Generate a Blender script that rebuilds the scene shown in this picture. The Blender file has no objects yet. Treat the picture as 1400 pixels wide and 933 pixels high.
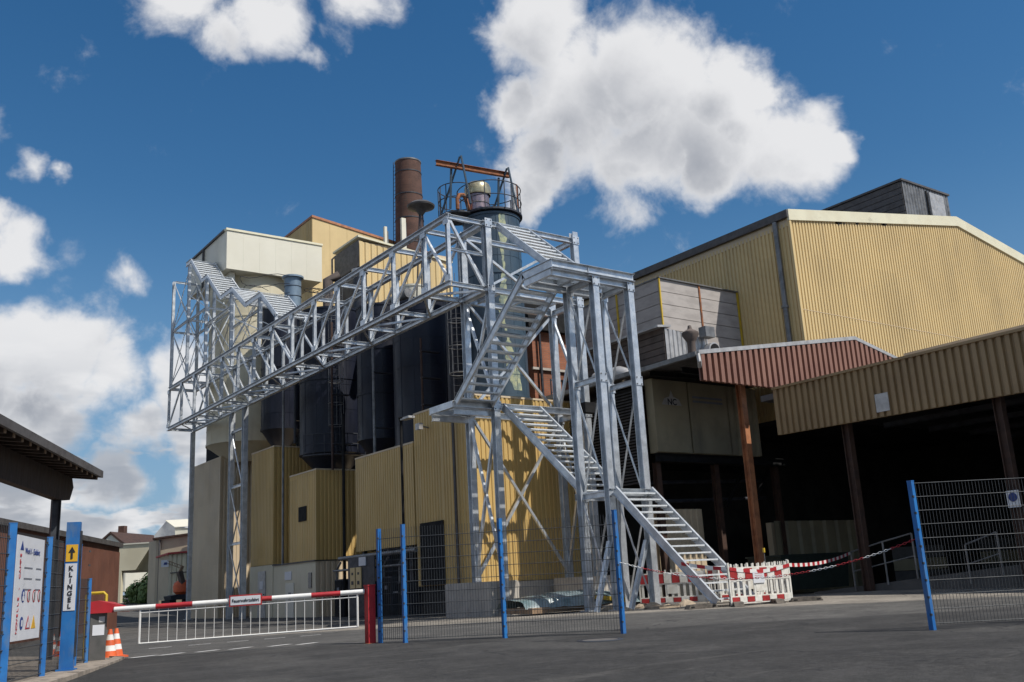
import bpy, math, random
from mathutils import Vector, Matrix
random.seed(7)
SC = bpy.context.scene
COL = SC.collection

# ------------------------------------------------------------------ camera
cam_d = bpy.data.cameras.new('camera'); cam = bpy.data.objects.new('camera', cam_d); COL.objects.link(cam)
RT = Vector((0.81225574, -0.5808302, -0.05363667)); UP = Vector((-0.09942524, -0.22847244, 0.9684601)); FW = Vector((0.57476537, 0.78130444, 0.24332723))
m = Matrix((RT, UP, -FW)).transposed().to_4x4(); m.translation = (0, 0, 1.6)
cam.matrix_world = m
cam_d.sensor_width = 36.0; cam_d.lens = 1319.0/1400*36.0; cam_d.clip_start = 0.1; cam_d.clip_end = 5000
SC.camera = cam

# ------------------------------------------------------------------ sun
SUN = Vector((0.45, -1.0, 1.42)).normalized()
sd = bpy.data.lights.new('sun', 'SUN'); sd.energy = 4.6; sd.angle = math.radians(0.53); sd.color = (1.0, 0.955, 0.88)
so = bpy.data.objects.new('sun', sd); COL.objects.link(so); so.rotation_euler = SUN.to_track_quat('Z', 'Y').to_euler()
SC.view_settings.view_transform = 'Standard'; SC.view_settings.look = 'None'; SC.view_settings.exposure = 0.0; SC.view_settings.gamma = 1.0

# ------------------------------------------------------------------ world: Nishita sky with cumulus
W = bpy.data.worlds.new('World'); SC.world = W; W.use_nodes = True
N = W.node_tree.nodes; L = W.node_tree.links; N.clear()
def nn(t, **k):
    n = N.new(t)
    for a, b in k.items(): setattr(n, a, b)
    return n
def math_(op, a, b=None, c=None, clamp=False):
    n = nn('ShaderNodeMath', operation=op); n.use_clamp = clamp
    for i, v in enumerate((a, b, c)):
        if v is None: continue
        if isinstance(v, (int, float)): n.inputs[i].default_value = v
        else: L.new(v, n.inputs[i])
    return n.outputs[0]
def vmath(op, a, b=None, s=None):
    n = nn('ShaderNodeVectorMath', operation=op)
    for i, v in enumerate((a, b)):
        if v is None: continue
        if isinstance(v, (tuple, list, Vector)): n.inputs[i].default_value = v
        else: L.new(v, n.inputs[i])
    if s is not None: n.inputs['Scale'].default_value = s
    return n
def mrange(v, a, b, c=0.0, d=1.0, kind='SMOOTHSTEP'):
    n = nn('ShaderNodeMapRange', interpolation_type=kind); L.new(v, n.inputs[0])
    for i, x in enumerate((a, b, c, d)): n.inputs[i+1].default_value = x
    return n.outputs[0]
def wnoise(vec, scale, detail, rough, dist=0.0):
    n = nn('ShaderNodeTexNoise'); L.new(vec, n.inputs['Vector']); n.inputs['Scale'].default_value = scale
    n.inputs['Detail'].default_value = detail; n.inputs['Roughness'].default_value = rough; n.inputs['Distortion'].default_value = dist
    return n
def rgbmix(f, a, b):
    n = nn('ShaderNodeMix', data_type='RGBA')
    if isinstance(f, float): n.inputs[0].default_value = f
    else: L.new(f, n.inputs[0])
    for i, v in ((6, a), (7, b)):
        if isinstance(v, tuple): n.inputs[i].default_value = (*v, 1)
        else: L.new(v, n.inputs[i])
    return n.outputs[2]
sky = nn('ShaderNodeTexSky', sky_type='NISHITA'); sky.sun_disc = False
sky.sun_elevation = math.asin(SUN.z); sky.sun_rotation = math.atan2(SUN.x, SUN.y)
sky.altitude = 250; sky.air_density = 1.25; sky.dust_density = 0.35; sky.ozone_density = 3.2
tc = nn('ShaderNodeTexCoord'); D = tc.outputs['Generated']
warp = wnoise(D, 5.0, 3, 0.55); w1 = vmath('SUBTRACT', warp.outputs['Color'], (0.5, 0.5, 0.5)); w1 = vmath('SCALE', w1.outputs[0], s=0.10)
warp2 = wnoise(D, 24.0, 4, 0.6); w2 = vmath('SUBTRACT', warp2.outputs['Color'], (0.5, 0.5, 0.5)); w2 = vmath('SCALE', w2.outputs[0], s=0.035)
P = vmath('ADD', vmath('ADD', D, w1.outputs[0]).outputs[0], w2.outputs[0]).outputs[0]
BLOBS = [(0.5366, 0.6582, 0.528, 0.0719), (0.594, 0.6618, 0.4574, 0.1057), (0.6357, 0.608, 0.4756, 0.0982), (0.6949, 0.577, 0.4291, 0.0945), (0.7418, 0.5382, 0.4001, 0.0644), (0.5729, 0.7048, 0.4184, 0.053), (0.5679, 0.7261, 0.3878, 0.0341), (0.6915, 0.5436, 0.4757, 0.053), (0.7672, 0.507, 0.3929, 0.0288), (0.6437, 0.646, 0.4103, 0.0719), (0.5357, 0.7064, 0.4626, 0.0379), (0.6937, 0.606, 0.3894, 0.053), (0.7114, 0.5364, 0.4541, 0.0379), (0.2356, 0.8065, 0.5422, 0.0568), (0.3107, 0.7811, 0.5416, 0.0568), (0.3537, 0.7766, 0.5213, 0.0318), (0.3748, 0.7393, 0.5595, 0.053), (0.29, 0.8018, 0.5226, 0.0379), (0.1148, 0.9018, 0.4167, 0.0334), (0.1442, 0.9066, 0.3965, 0.0273), (0.1669, 0.9077, 0.385, 0.017), (0.1319, 0.9351, 0.3289, 0.0334), (0.1151, 0.9312, 0.3459, 0.0242), (0.223, 0.9322, 0.2852, 0.0254), (0.1396, 0.9626, 0.232, 0.0568), (0.1823, 0.9565, 0.2277, 0.0568), (0.2215, 0.9525, 0.2088, 0.053), (0.2736, 0.9416, 0.1961, 0.0455), (0.1691, 0.9702, 0.1735, 0.0606), (0.2445, 0.9562, 0.1611, 0.0455), (0.1329, 0.9748, 0.1791, 0.053), (0.2283, 0.9653, 0.1267, 0.0417), (0.2834, 0.9465, 0.1542, 0.0379), (0.3243, 0.9376, 0.1255, 0.0606), (0.0896, 0.9843, 0.1518, 0.0907), (0.0934, 0.9689, 0.229, 0.0681)]
SP = (SUN-FW*SUN.dot(FW)).normalized()
def weight(x, y, z):
    if x > .5: return 1.0
    if z > .5: return 0.74
    if .25 < z < .42 and x < .2: return 0.72
    if .25 < z < .42: return 0.50
    return 1.0
def field(vec):
    a_ = None
    for x_, y_, z_, r_ in BLOBS:
        dd = vmath('DISTANCE', vec, (x_, y_, z_)).outputs['Value']
        v = mrange(dd, 0.0, r_*1.14, weight(x_, y_, z_), 0.0, 'LINEAR')
        a_ = v if a_ is None else math_('MAXIMUM', a_, v)
    return a_
sepz = nn('ShaderNodeSeparateXYZ'); L.new(D, sepz.inputs[0])
DL = vmath('MULTIPLY', D, (1.0, 1.0, 3.2)).outputs[0]
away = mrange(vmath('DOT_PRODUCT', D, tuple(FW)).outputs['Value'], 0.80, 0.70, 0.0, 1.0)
def clouds(vec, shift):
    a_ = field(vec)
    dv = D if not shift else vmath('ADD', D, tuple(SP*shift)).outputs[0]
    gen = mrange(wnoise(dv, 3.1, 6, 0.55).outputs['Fac'], 0.46, 0.65, 0.0, 0.9)  # cloud cover out of view, made denser to add white fill light
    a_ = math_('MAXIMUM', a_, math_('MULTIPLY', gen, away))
    lv_ = DL if not shift else vmath('ADD', DL, tuple(SP*shift)).outputs[0]
    lowf = mrange(wnoise(lv_, 6.5, 5, 0.55).outputs['Fac'], 0.42, 0.60, 0.0, 0.85)
    a_ = math_('MAXIMUM', a_, math_('MULTIPLY', lowf, mrange(sepz.outputs['Z'], 0.20, 0.13, 0.0, 1.0)))
    nz = wnoise(dv, 14.0, 10 if not shift else 5, 0.60, 0.25).outputs['Fac']
    return math_('ADD', a_, math_('MULTIPLY', math_('SUBTRACT', nz, 0.5), 1.15 if not shift else 0.42))
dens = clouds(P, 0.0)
P2 = vmath('ADD', P, tuple(SP*0.055)).outputs[0]
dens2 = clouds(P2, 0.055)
alpha = mrange(dens, 0.12, 0.56)
lit = mrange(dens2, 0.22, 1.0, 1.0, 0.0)
shade = math_('MULTIPLY', math_('SUBTRACT', 1.0, lit), mrange(dens, 0.25, 0.75))
ccol = rgbmix(shade, (16.5, 16.5, 16.7), (7.2, 7.6, 8.5))
low = math_('MULTIPLY', mrange(sepz.outputs['Z'], 0.27, 0.12, 0.0, 0.75), mrange(wnoise(DL, 7.5, 4, 0.55).outputs['Fac'], 0.42, 0.62))
ccol = rgbmix(low, ccol, (6.6, 7.3, 8.5))
hs = nn('ShaderNodeHueSaturation'); hs.inputs['Saturation'].default_value = 1.32; hs.inputs['Value'].default_value = 1.75
L.new(sky.outputs[0], hs.inputs['Color'])
skyc = rgbmix(mrange(sepz.outputs['Z'], 0.40, 0.0, 0.0, 0.75), hs.outputs[0], (3.9, 7.0, 11.5))
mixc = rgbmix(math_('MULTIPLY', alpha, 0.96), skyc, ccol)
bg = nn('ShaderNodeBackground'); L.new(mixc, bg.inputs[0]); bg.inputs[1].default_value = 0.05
wo = nn('ShaderNodeOutputWorld'); L.new(bg.outputs[0], wo.inputs[0])

# ------------------------------------------------------------------ materials
def mat(name, base, rough=0.6, metal=0.0, alt=None, scale=2.0, stretch=(1, 1, 1), lo=0.4, hi=0.65, bump=0.0, bscale=40.0, dirt=None, dscale=0.7, dlo=0.55, dhi=0.8, dstretch=(1, 1, 0.12), damt=0.6, spec=0.5, coat=0.0, sheet=0.0):
    M_ = bpy.data.materials.new(name); M_.use_nodes = True
    n = M_.node_tree.nodes; l = M_.node_tree.links; bs = n['Principled BSDF']
    bs.inputs['Roughness'].default_value = rough; bs.inputs['Metallic'].default_value = metal
    bs.inputs['Specular IOR Level'].default_value = spec; bs.inputs['Coat Weight'].default_value = coat
    geo = n.new('ShaderNodeNewGeometry')
    def noise(sc, st, det=5, ro=0.6):
        mp = n.new('ShaderNodeMapping'); mp.inputs['Scale'].default_value = st; l.new(geo.outputs['Position'], mp.inputs[0])
        t = n.new('ShaderNodeTexNoise'); t.inputs['Scale'].default_value = sc; t.inputs['Detail'].default_value = det; t.inputs['Roughness'].default_value = ro
        l.new(mp.outputs[0], t.inputs[0]); return t.outputs['Fac']
    def rng(v, a, b, c=0., d=1.):
        r = n.new('ShaderNodeMapRange'); r.interpolation_type = 'SMOOTHSTEP'; l.new(v, r.inputs[0])
        for i, x in enumerate((a, b, c, d)): r.inputs[i+1].default_value = x
        return r.outputs[0]
    def mx(f, a, b):
        k = n.new('ShaderNodeMix'); k.data_type = 'RGBA'; l.new(f, k.inputs[0])
        for i, v in ((6, a), (7, b)):
            if isinstance(v, tuple): k.inputs[i].default_value = (*v, 1)
            else: l.new(v, k.inputs[i])
        return k.outputs[2]
    if alt is None: alt = tuple(c*0.82 for c in base)
    c = mx(rng(noise(scale, stretch), lo, hi), base, alt)
    if dirt: c = mx(rng(noise(dscale, dstretch, 8, 0.65), dlo, dhi, 0, damt), c, dirt)
    if sheet:
        sx_ = n.new('ShaderNodeVectorMath'); sx_.operation = 'MULTIPLY'; l.new(geo.outputs['Position'], sx_.inputs[0]); sx_.inputs[1].default_value = (1.0, 1.0, 0.28)
        fl = n.new('ShaderNodeVectorMath'); fl.operation = 'FLOOR'; l.new(sx_.outputs[0], fl.inputs[0]); wn = n.new('ShaderNodeTexWhiteNoise'); l.new(fl.outputs[0], wn.inputs[0])
        k_ = n.new('ShaderNodeVectorMath'); k_.operation = 'SCALE'; l.new(c, k_.inputs[0]); l.new(rng(wn.outputs['Value'], 0, 1, 1-sheet, 1+sheet*.6), k_.inputs['Scale']); c = k_.outputs[0]
    l.new(c, bs.inputs['Base Color'])
    if bump:
        b = n.new('ShaderNodeBump'); b.inputs['Strength'].default_value = bump; b.inputs['Distance'].default_value = 0.02
        l.new(noise(bscale, (1, 1, 1), 4), b.inputs['Height']); l.new(b.outputs[0], bs.inputs['Normal'])
    l.new(rng(noise(scale*1.7, stretch), 0.3, 0.7, max(rough-0.08, 0.02), min(rough+0.1, 1)), bs.inputs['Roughness'])
    return M_
M = {}
M['galv'] = mat('galvanised_steel', (0.68, 0.71, 0.74), 0.36, 0.60, (0.50, 0.53, 0.56), 3.0, (1, 1, 1), .35, .65, dirt=(0.42, 0.45, 0.48), dscale=22, dstretch=(1, 1, 1), damt=0.5, dlo=.45, dhi=.7)
M['galv_lt'] = mat('galvanised_grating', (0.64, 0.67, 0.69), 0.40, 0.3, (0.52, 0.55, 0.58), 8.0)
M['tan'] = mat('tan_cladding', (0.60, 0.41, 0.15), 0.5, 0.0, (0.545, 0.37, 0.135), 0.5, (1, 1, .4), dirt=(0.24, 0.17, 0.09), dscale=0.9, damt=0.45, dlo=.5, sheet=.07)
M['tan_lt'] = mat('light_tan_cladding', (0.66, 0.495, 0.24), 0.5, 0.0, (0.61, 0.455, 0.22), 0.4, dirt=(0.30, 0.22, 0.13), dscale=0.8, damt=0.35, dlo=.5, sheet=.045)
M['tan_grey'] = mat('greyish_tan_cladding', (0.62, 0.50, 0.345), 0.55, 0.0, (0.56, 0.45, 0.31), 0.5, dirt=(0.22, 0.17, 0.11), damt=0.35, sheet=.05)
M['cream'] = mat('cream_paint', (0.66, 0.60, 0.44), 0.55, 0.0, (0.60, 0.54, 0.39), 0.7, dirt=(0.30, 0.21, 0.12), dscale=0.9, damt=0.45, dstretch=(1.5, 1.5, .12))
M['white_panel'] = mat('off_white_panel', (0.70, 0.67, 0.56), 0.5, 0.0, (0.66, 0.63, 0.52), 0.5)
M['cream_trim'] = mat('cream_trim', (0.74, 0.70, 0.52), 0.5, 0.0, (0.68, 0.63, 0.46), 1.0, dirt=(0.12, 0.10, 0.07), dscale=1.1, dstretch=(1, 1, 1), damt=0.75, dlo=.6, dhi=.75)
M['brown_fascia'] = mat('brown_profiled_sheet', (0.31, 0.21, 0.105), 0.5, 0.0, (0.27, 0.18, 0.09), 0.8, dirt=(0.13, 0.09, 0.05), damt=0.35)
M['redbrown'] = mat('red_brown_profiled_sheet', (0.25, 0.125, 0.088), 0.5, 0.0, (0.21, 0.10, 0.072), 0.8)
M['rust'] = mat('rusty_steel', (0.30, 0.115, 0.045), 0.75, 0.1, (0.16, 0.06, 0.03), 5.0, bump=0.2)
M['rust_post'] = mat('red_brown_painted_post', (0.46, 0.19, 0.085), 0.6, 0.0, (0.30, 0.12, 0.06), 3.0)
M['duct_brown'] = mat('brown_grey_plank', (0.13, 0.10, 0.085), 0.7, 0.0, (0.09, 0.07, 0.06), 2.0)
M['dark_brown'] = mat('dark_brown_paint', (0.07, 0.036, 0.024), 0.7, 0.0, (0.045, 0.024, 0.018), 3.0)  # bay posts' shade put into the colour; also plain dark brown pipes and roofs
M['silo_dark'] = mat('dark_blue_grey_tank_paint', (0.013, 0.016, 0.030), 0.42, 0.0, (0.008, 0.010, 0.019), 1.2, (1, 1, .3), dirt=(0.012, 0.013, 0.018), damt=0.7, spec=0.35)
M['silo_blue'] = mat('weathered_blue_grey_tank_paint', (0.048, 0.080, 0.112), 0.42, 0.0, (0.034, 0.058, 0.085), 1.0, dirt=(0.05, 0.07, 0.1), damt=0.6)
M['stain'] = mat('yellow_green_spill', (0.40, 0.42, 0.26), 0.8, 0.0, (0.20, 0.25, 0.21), 4.0, lo=.42, hi=.58)
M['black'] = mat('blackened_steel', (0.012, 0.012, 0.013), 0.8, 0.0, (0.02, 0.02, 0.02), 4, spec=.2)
M['dark_steel'] = mat('dark_painted_steel', (0.05, 0.055, 0.065), 0.5, 0.2, (0.03, 0.03, 0.04), 4)
M['roof_edge'] = mat('dark_roof_edge', (0.10, 0.095, 0.095), 0.6, 0.1, (0.07, 0.065, 0.065), 3)
M['zinc'] = mat('zinc_pipe', (0.22, 0.22, 0.22), 0.45, 0.4, (0.14, 0.14, 0.14), 3)
M['zinc_lt'] = mat('light_zinc', (0.50, 0.49, 0.48), 0.42, 0.4, (0.38, 0.37, 0.36), 3)
M['brick'] = mat('brick_fallback', (0.3, 0.12, 0.07))
M['conc'] = mat('grey_concrete', (0.48, 0.44, 0.385), 0.85, 0.0, (0.40, 0.365, 0.32), 2.5, bump=0.25, dirt=(0.14, 0.13, 0.12), damt=0.5)
M['kerb'] = mat('kerb_concrete', (0.32, 0.27, 0.22), 0.9, 0.0, (0.2, 0.17, 0.14), 4.0, bump=0.4)
M['rubble'] = mat('sandstone_rubble', (0.42, 0.34, 0.25), 0.9, 0.0, (0.26, 0.21, 0.16), 6.0, bump=0.6)
M['rubber'] = mat('recycled_rubber', (0.14, 0.12, 0.10), 0.9, 0.0, (0.08, 0.07, 0.06), 8.0, bump=0.5)
M['plank'] = mat('weathered_grey_board', (0.42, 0.385, 0.36), 0.7, 0.0, (0.34, 0.31, 0.29), 1.5, (1, 1, 3), dirt=(0.15, 0.12, 0.10), dscale=1.2, dstretch=(1, 1, .5), damt=0.5)
M['yellow_steel'] = mat('yellow_paint', (0.62, 0.42, 0.03), 0.5, 0.0, (0.5, 0.33, 0.03), 3)
M['blue'] = mat('blue_powder_coat', (0.025, 0.17, 0.46), 0.38, 0.0, (0.02, 0.13, 0.38), 2.5, dirt=(0.14, 0.19, 0.25), dscale=6, dstretch=(1, 1, .4), damt=0.55, dlo=.5, dhi=.7)
M['wire'] = mat('grey_fence_wire', (0.055, 0.06, 0.065), 0.6, 0.1, (0.04, 0.045, 0.05), 4)
M['red'] = mat('signal_red_paint', (0.44, 0.02, 0.028), 0.48, 0.0, (0.35, 0.018, 0.024), 3, dirt=(0.28, 0.12, 0.11), dscale=8, dstretch=(1, 1, .5), damt=.4)
M['red_dk'] = mat('faded_red_paint', (0.40, 0.03, 0.03), 0.5, 0.0, (0.30, 0.02, 0.02), 3)
M['white'] = mat('white_paint', (0.78, 0.77, 0.74), 0.45, 0.0, (0.70, 0.69, 0.66), 4, dirt=(0.4, 0.37, 0.32), dscale=3, damt=0.35)
M['white_plastic'] = mat('dirty_white_plastic', (0.74, 0.72, 0.66), 0.5, 0.0, (0.62, 0.59, 0.52), 6, dirt=(0.35, 0.3, 0.22), dscale=4, damt=0.5)
M['sign'] = mat('sign_white', (0.66, 0.67, 0.70), 0.35, 0.0, (0.62, 0.63, 0.66), 3)
M['ink'] = mat('black_print', (0.02, 0.02, 0.025), 0.5)
M['ink_blue'] = mat('dark_blue_print', (0.02, 0.05, 0.22), 0.5)
M['ink_grey'] = mat('grey_print', (0.16, 0.17, 0.2), 0.5)
M['sign_yellow'] = mat('yellow_print', (0.75, 0.42, 0.03), 0.5)
M['orange'] = mat('orange_plastic', (0.72, 0.13, 0.035), 0.55, 0.0, (0.58, 0.10, 0.03), 4, dirt=(0.25, 0.14, 0.09), dscale=6, dstretch=(1, 1, .5), damt=.5)
M['wood_dk'] = mat('dark_stained_timber', (0.055, 0.036, 0.026), 0.7, 0.0, (0.035, 0.024, 0.018), 2.0, (6, 6, 1), bump=0.15)
M['wood_end'] = mat('pale_timber_end', (0.30, 0.20, 0.12), 0.7, 0.0, (0.2, 0.13, 0.08), 5)
M['brown_wall'] = mat('red_brown_boarded_wall', (0.17, 0.072, 0.048), 0.65, 0.0, (0.13, 0.055, 0.038), 0.7)
M['housing'] = mat('grey_cabinet', (0.11, 0.105, 0.10), 0.5, 0.2, (0.08, 0.08, 0.075), 3)
M['far_cream'] = mat('cream_render_wall', (0.64, 0.58, 0.42), 0.8, 0.0, (0.58, 0.52, 0.37), 0.5)
M['far_tan'] = mat('ochre_grey_render_wall', (0.50, 0.42, 0.30), 0.8, 0.0, (0.43, 0.36, 0.26), 0.5)
M['far_grey'] = mat('pale_grey_sheet', (0.55, 0.55, 0.56), 0.6, 0.0, (0.34, 0.35, 0.38), 0.5)
M['glass'] = mat('dark_window_glass', (0.03, 0.035, 0.04), 0.08, 0.0, spec=0.8)
M['leaf'] = mat('shrub_leaf', (0.17, 0.24, 0.07), 0.6, 0.0, (0.10, 0.16, 0.05), 3.0)
M['skin'] = mat('weathered_face', (0.5, 0.3, 0.2), 0.6)
M['tread'] = mat('galvanised_tread', (0.74, 0.76, 0.77), 0.4, 0.3, (0.62, 0.65, 0.67), 7.0)
M['lilac'] = mat('stainless_filter_housing', (0.34, 0.27, 0.29), 0.3, 0.7, (0.26, 0.2, 0.23), 2.0)
M['gold'] = mat('brassy_filter_cap', (0.55, 0.49, 0.33), 0.30, 0.7, (0.42, 0.35, 0.2), 2.0)
M['drum_blue'] = mat('pale_blue_grey_drum', (0.22, 0.30, 0.38), 0.45, 0.2, (0.18, 0.25, 0.33), 3.0)
M['hall_dark'] = mat('shade_dark_interior_wall', (0.035, 0.033, 0.030), 0.9, 0.0, (0.02, 0.02, 0.018), 1.0)  # shade of the bays put into a near-black wall colour
M['container'] = mat('olive_beige_container', (0.30, 0.26, 0.17), 0.6, 0.0, (0.24, 0.21, 0.14), 1.0, dirt=(0.06, 0.05, 0.04), damt=0.5)
M['green_bin'] = mat('dark_green_container', (0.02, 0.035, 0.03), 0.5, 0.0, (0.015, 0.025, 0.022), 2.0)
M['film'] = mat('wrapped_plastic_film', (0.22, 0.27, 0.28), 0.25, 0.0, (0.10, 0.16, 0.17), 3.0, bump=0.5, bscale=12)
M['soot'] = mat('soot_mark', (0.05, 0.045, 0.04), 0.9)

def brick_mat(name, c1, c2, mortar, scale=1.0, bands=None):
    M_ = bpy.data.materials.new(name); M_.use_nodes = True; n = M_.node_tree.nodes; l = M_.node_tree.links; bs = n['Principled BSDF']; bs.inputs['Roughness'].default_value = 0.85
    g = n.new('ShaderNodeNewGeometry'); s = n.new('ShaderNodeSeparateXYZ'); l.new(g.outputs['Position'], s.inputs[0])
    ad = n.new('ShaderNodeMath'); l.new(s.outputs[0], ad.inputs[0]); l.new(s.outputs[1], ad.inputs[1])
    cb = n.new('ShaderNodeCombineXYZ'); l.new(ad.outputs[0], cb.inputs[0]); l.new(s.outputs[2], cb.inputs[1])
    b = n.new('ShaderNodeTexBrick'); l.new(cb.outputs[0], b.inputs[0]); b.inputs['Scale'].default_value = scale
    b.inputs['Color1'].default_value = (*c1, 1); b.inputs['Color2'].default_value = (*c2, 1); b.inputs['Mortar'].default_value = (*mortar, 1)
    b.inputs['Mortar Size'].default_value = 0.012; b.inputs['Brick Width'].default_value = 0.25; b.inputs['Row Height'].default_value = 0.083
    t = n.new('ShaderNodeTexNoise'); t.inputs['Scale'].default_value = 1.6; t.inputs['Detail'].default_value = 8; l.new(g.outputs['Position'], t.inputs[0])
    r = n.new('ShaderNodeMapRange'); l.new(t.outputs['Fac'], r.inputs[0]); r.inputs[1].default_value = 0.3; r.inputs[2].default_value = 0.7; r.inputs[3].default_value = 0.62; r.inputs[4].default_value = 1.1
    k = n.new('ShaderNodeVectorMath'); k.operation = 'SCALE'; l.new(b.outputs[0], k.inputs[0]); l.new(r.outputs[0], k.inputs['Scale']); l.new(k.outputs[0], bs.inputs['Base Color'])
    bp = n.new('ShaderNodeBump'); bp.inputs['Strength'].default_value = 0.4; bp.inputs['Distance'].default_value = 0.01; l.new(b.outputs['Fac'], bp.inputs['Height']); bp.invert = True; l.new(bp.outputs[0], bs.inputs['Normal'])
    return M_
M['brick'] = brick_mat('red_brick', (0.36, 0.125, 0.06), (0.29, 0.10, 0.05), (0.24, 0.13, 0.09))
M['chimney'] = brick_mat('dark_chimney_brick', (0.135, 0.062, 0.042), (0.10, 0.045, 0.032), (0.085, 0.055, 0.045))

def asphalt():
    M_ = bpy.data.materials.new('asphalt_and_yard'); M_.use_nodes = True; n = M_.node_tree.nodes; l = M_.node_tree.links; bs = n['Principled BSDF']
    bs.inputs['Roughness'].default_value = 0.9; bs.inputs['Specular IOR Level'].default_value = 0.25
    g = n.new('ShaderNodeNewGeometry'); P_ = g.outputs['Position']
    def noise(sc, det=6, ro=.6, st=None):
        t = n.new('ShaderNodeTexNoise'); t.inputs['Scale'].default_value = sc; t.inputs['Detail'].default_value = det; t.inputs['Roughness'].default_value = ro
        if st:
            mp = n.new('ShaderNodeMapping'); mp.inputs['Scale'].default_value = st[:3]; mp.inputs['Rotation'].default_value = (0, 0, st[3]); l.new(P_, mp.inputs[0]); l.new(mp.outputs[0], t.inputs[0])
        else: l.new(P_, t.inputs[0])
        return t.outputs['Fac']
    def rng(v, a, b, c=0., d=1.):
        r = n.new('ShaderNodeMapRange'); r.interpolation_type = 'SMOOTHSTEP'; l.new(v, r.inputs[0])
        for i, x in enumerate((a, b, c, d)): r.inputs[i+1].default_value = x
        return r.outputs[0]
    def mx(f, a, b):
        k = n.new('ShaderNodeMix'); k.data_type = 'RGBA'
        l.new(f, k.inputs[0])
        for i, v in ((6, a), (7, b)):
            if isinstance(v, tuple): k.inputs[i].default_value = (*v, 1)
            else: l.new(v, k.inputs[i])
        return k.outputs[2]
    def plane(nx, ny, c, soft, wob=0.5):   # 1 beyond the line nx*x+ny*y=c
        d = n.new('ShaderNodeVectorMath'); d.operation = 'DOT_PRODUCT'; l.new(P_, d.inputs[0]); d.inputs[1].default_value = (nx, ny, 0)
        ns = noise(0.6, 5); a = n.new('ShaderNodeMath'); a.operation = 'MULTIPLY_ADD'; l.new(ns, a.inputs[0]); a.inputs[1].default_value = wob*2; a.inputs[2].default_value = -wob
        s = n.new('ShaderNodeMath'); l.new(d.outputs['Value'], s.inputs[0]); l.new(a.outputs[0], s.inputs[1])
        return rng(s.outputs[0], c-soft, c+soft)
    grain = noise(70, 3, .7)
    dark = mx(rng(noise(1.1, 8, .65), .35, .68), (0.037, 0.036, 0.035), (0.055, 0.053, 0.051))
    dark = mx(rng(noise(0.25, 4, .5, (1, 4, 1, .6)), .5, .7, 0, .5), dark, (0.066, 0.064, 0.063))
    mid = mx(rng(noise(0.9, 8, .65), .35, .68), (0.075, 0.072, 0.068), (0.115, 0.110, 0.102))
    light = mx(rng(noise(0.8, 8, .65), .35, .68), (0.19, 0.17, 0.145), (0.29, 0.26, 0.22))
    c = mx(plane(0.5926, 0.8055, 18.6, 0.35, 0.4), dark, mid)
    c = mx(plane(0.78, 0.62, 24.6, 0.30, 0.8), c, light)
    c = mx(plane(-0.15, 1.0, 27.0, 1.5, 1.0), c, mid)
    c = mx(rng(noise(0.35, 6, .6), .50, .62, 0, .6), c, (0.078, 0.075, 0.071))
    c = mx(rng(noise(0.9, 7, .7, (.35, 2.2, 1, .75)), .56, .70, 0, .5), c, (0.10, 0.095, 0.088))
    # oil spots and tyre polish
    c = mx(rng(noise(1.9, 3, .5), .66, .74, 0, .45), c, (0.025, 0.025, 0.026))
    c = mx(rng(noise(0.5, 3, .5, (1, 9, 1, 1.0)), .55, .75, 0, .30), c, (0.030, 0.030, 0.032))
    v = n.new('ShaderNodeTexVoronoi'); v.feature = 'DISTANCE_TO_EDGE'; v.inputs['Scale'].default_value = 0.22; 
    wv = n.new('ShaderNodeVectorMath'); wv.operation = 'MULTIPLY_ADD'; tn = n.new('ShaderNodeTexNoise'); tn.inputs['Scale'].default_value = 0.8; tn.inputs['Detail'].default_value = 5; l.new(P_, tn.inputs[0])
    l.new(tn.outputs['Color'], wv.inputs[0]); wv.inputs[1].default_value = (2.4, 2.4, 0); l.new(P_, wv.inputs[2]); l.new(wv.outputs[0], v.inputs['Vector'])
    c = mx(rng(v.outputs['Distance'], 0.0, 0.006, 0.75, 0.0), c, (0.022, 0.022, 0.024))
    k = n.new('ShaderNodeVectorMath'); k.operation = 'SCALE'; l.new(c, k.inputs[0]); l.new(rng(grain, .3, .7, .62, 1.38), k.inputs['Scale']); l.new(k.outputs[0], bs.inputs['Base Color'])
    k2 = n.new('ShaderNodeVectorMath'); k2.operation = 'SCALE'; l.new(k.outputs[0], k2.inputs[0]); l.new(rng(noise(9, 5, .75), .3, .7, .80, 1.22), k2.inputs['Scale']); l.new(k2.outputs[0], bs.inputs['Base Color'])
    b = n.new('ShaderNodeBump'); b.inputs['Strength'].default_value = 0.6; b.inputs['Distance'].default_value = 0.012; l.new(grain, b.inputs['Height']); l.new(b.outputs[0], bs.inputs['Normal'])
    return M_
M['asphalt'] = asphalt()
M['ramp'] = mat('dark_ramp_concrete', (0.10, 0.095, 0.09), 0.9)
M['lid'] = mat('worn_manhole_lid', (0.13, 0.12, 0.11), 0.8)
M['patch'] = mat('asphalt_repair', (0.045, 0.045, 0.047), 0.9, 0.0, (0.065, 0.064, 0.065), 1.5, bump=0.5, bscale=60, dirt=(0.11, 0.105, 0.10), dscale=3, dstretch=(1, 1, 1), damt=.4)
M['tar'] = mat('tar_seam', (0.015, 0.015, 0.016), 0.5)

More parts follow.
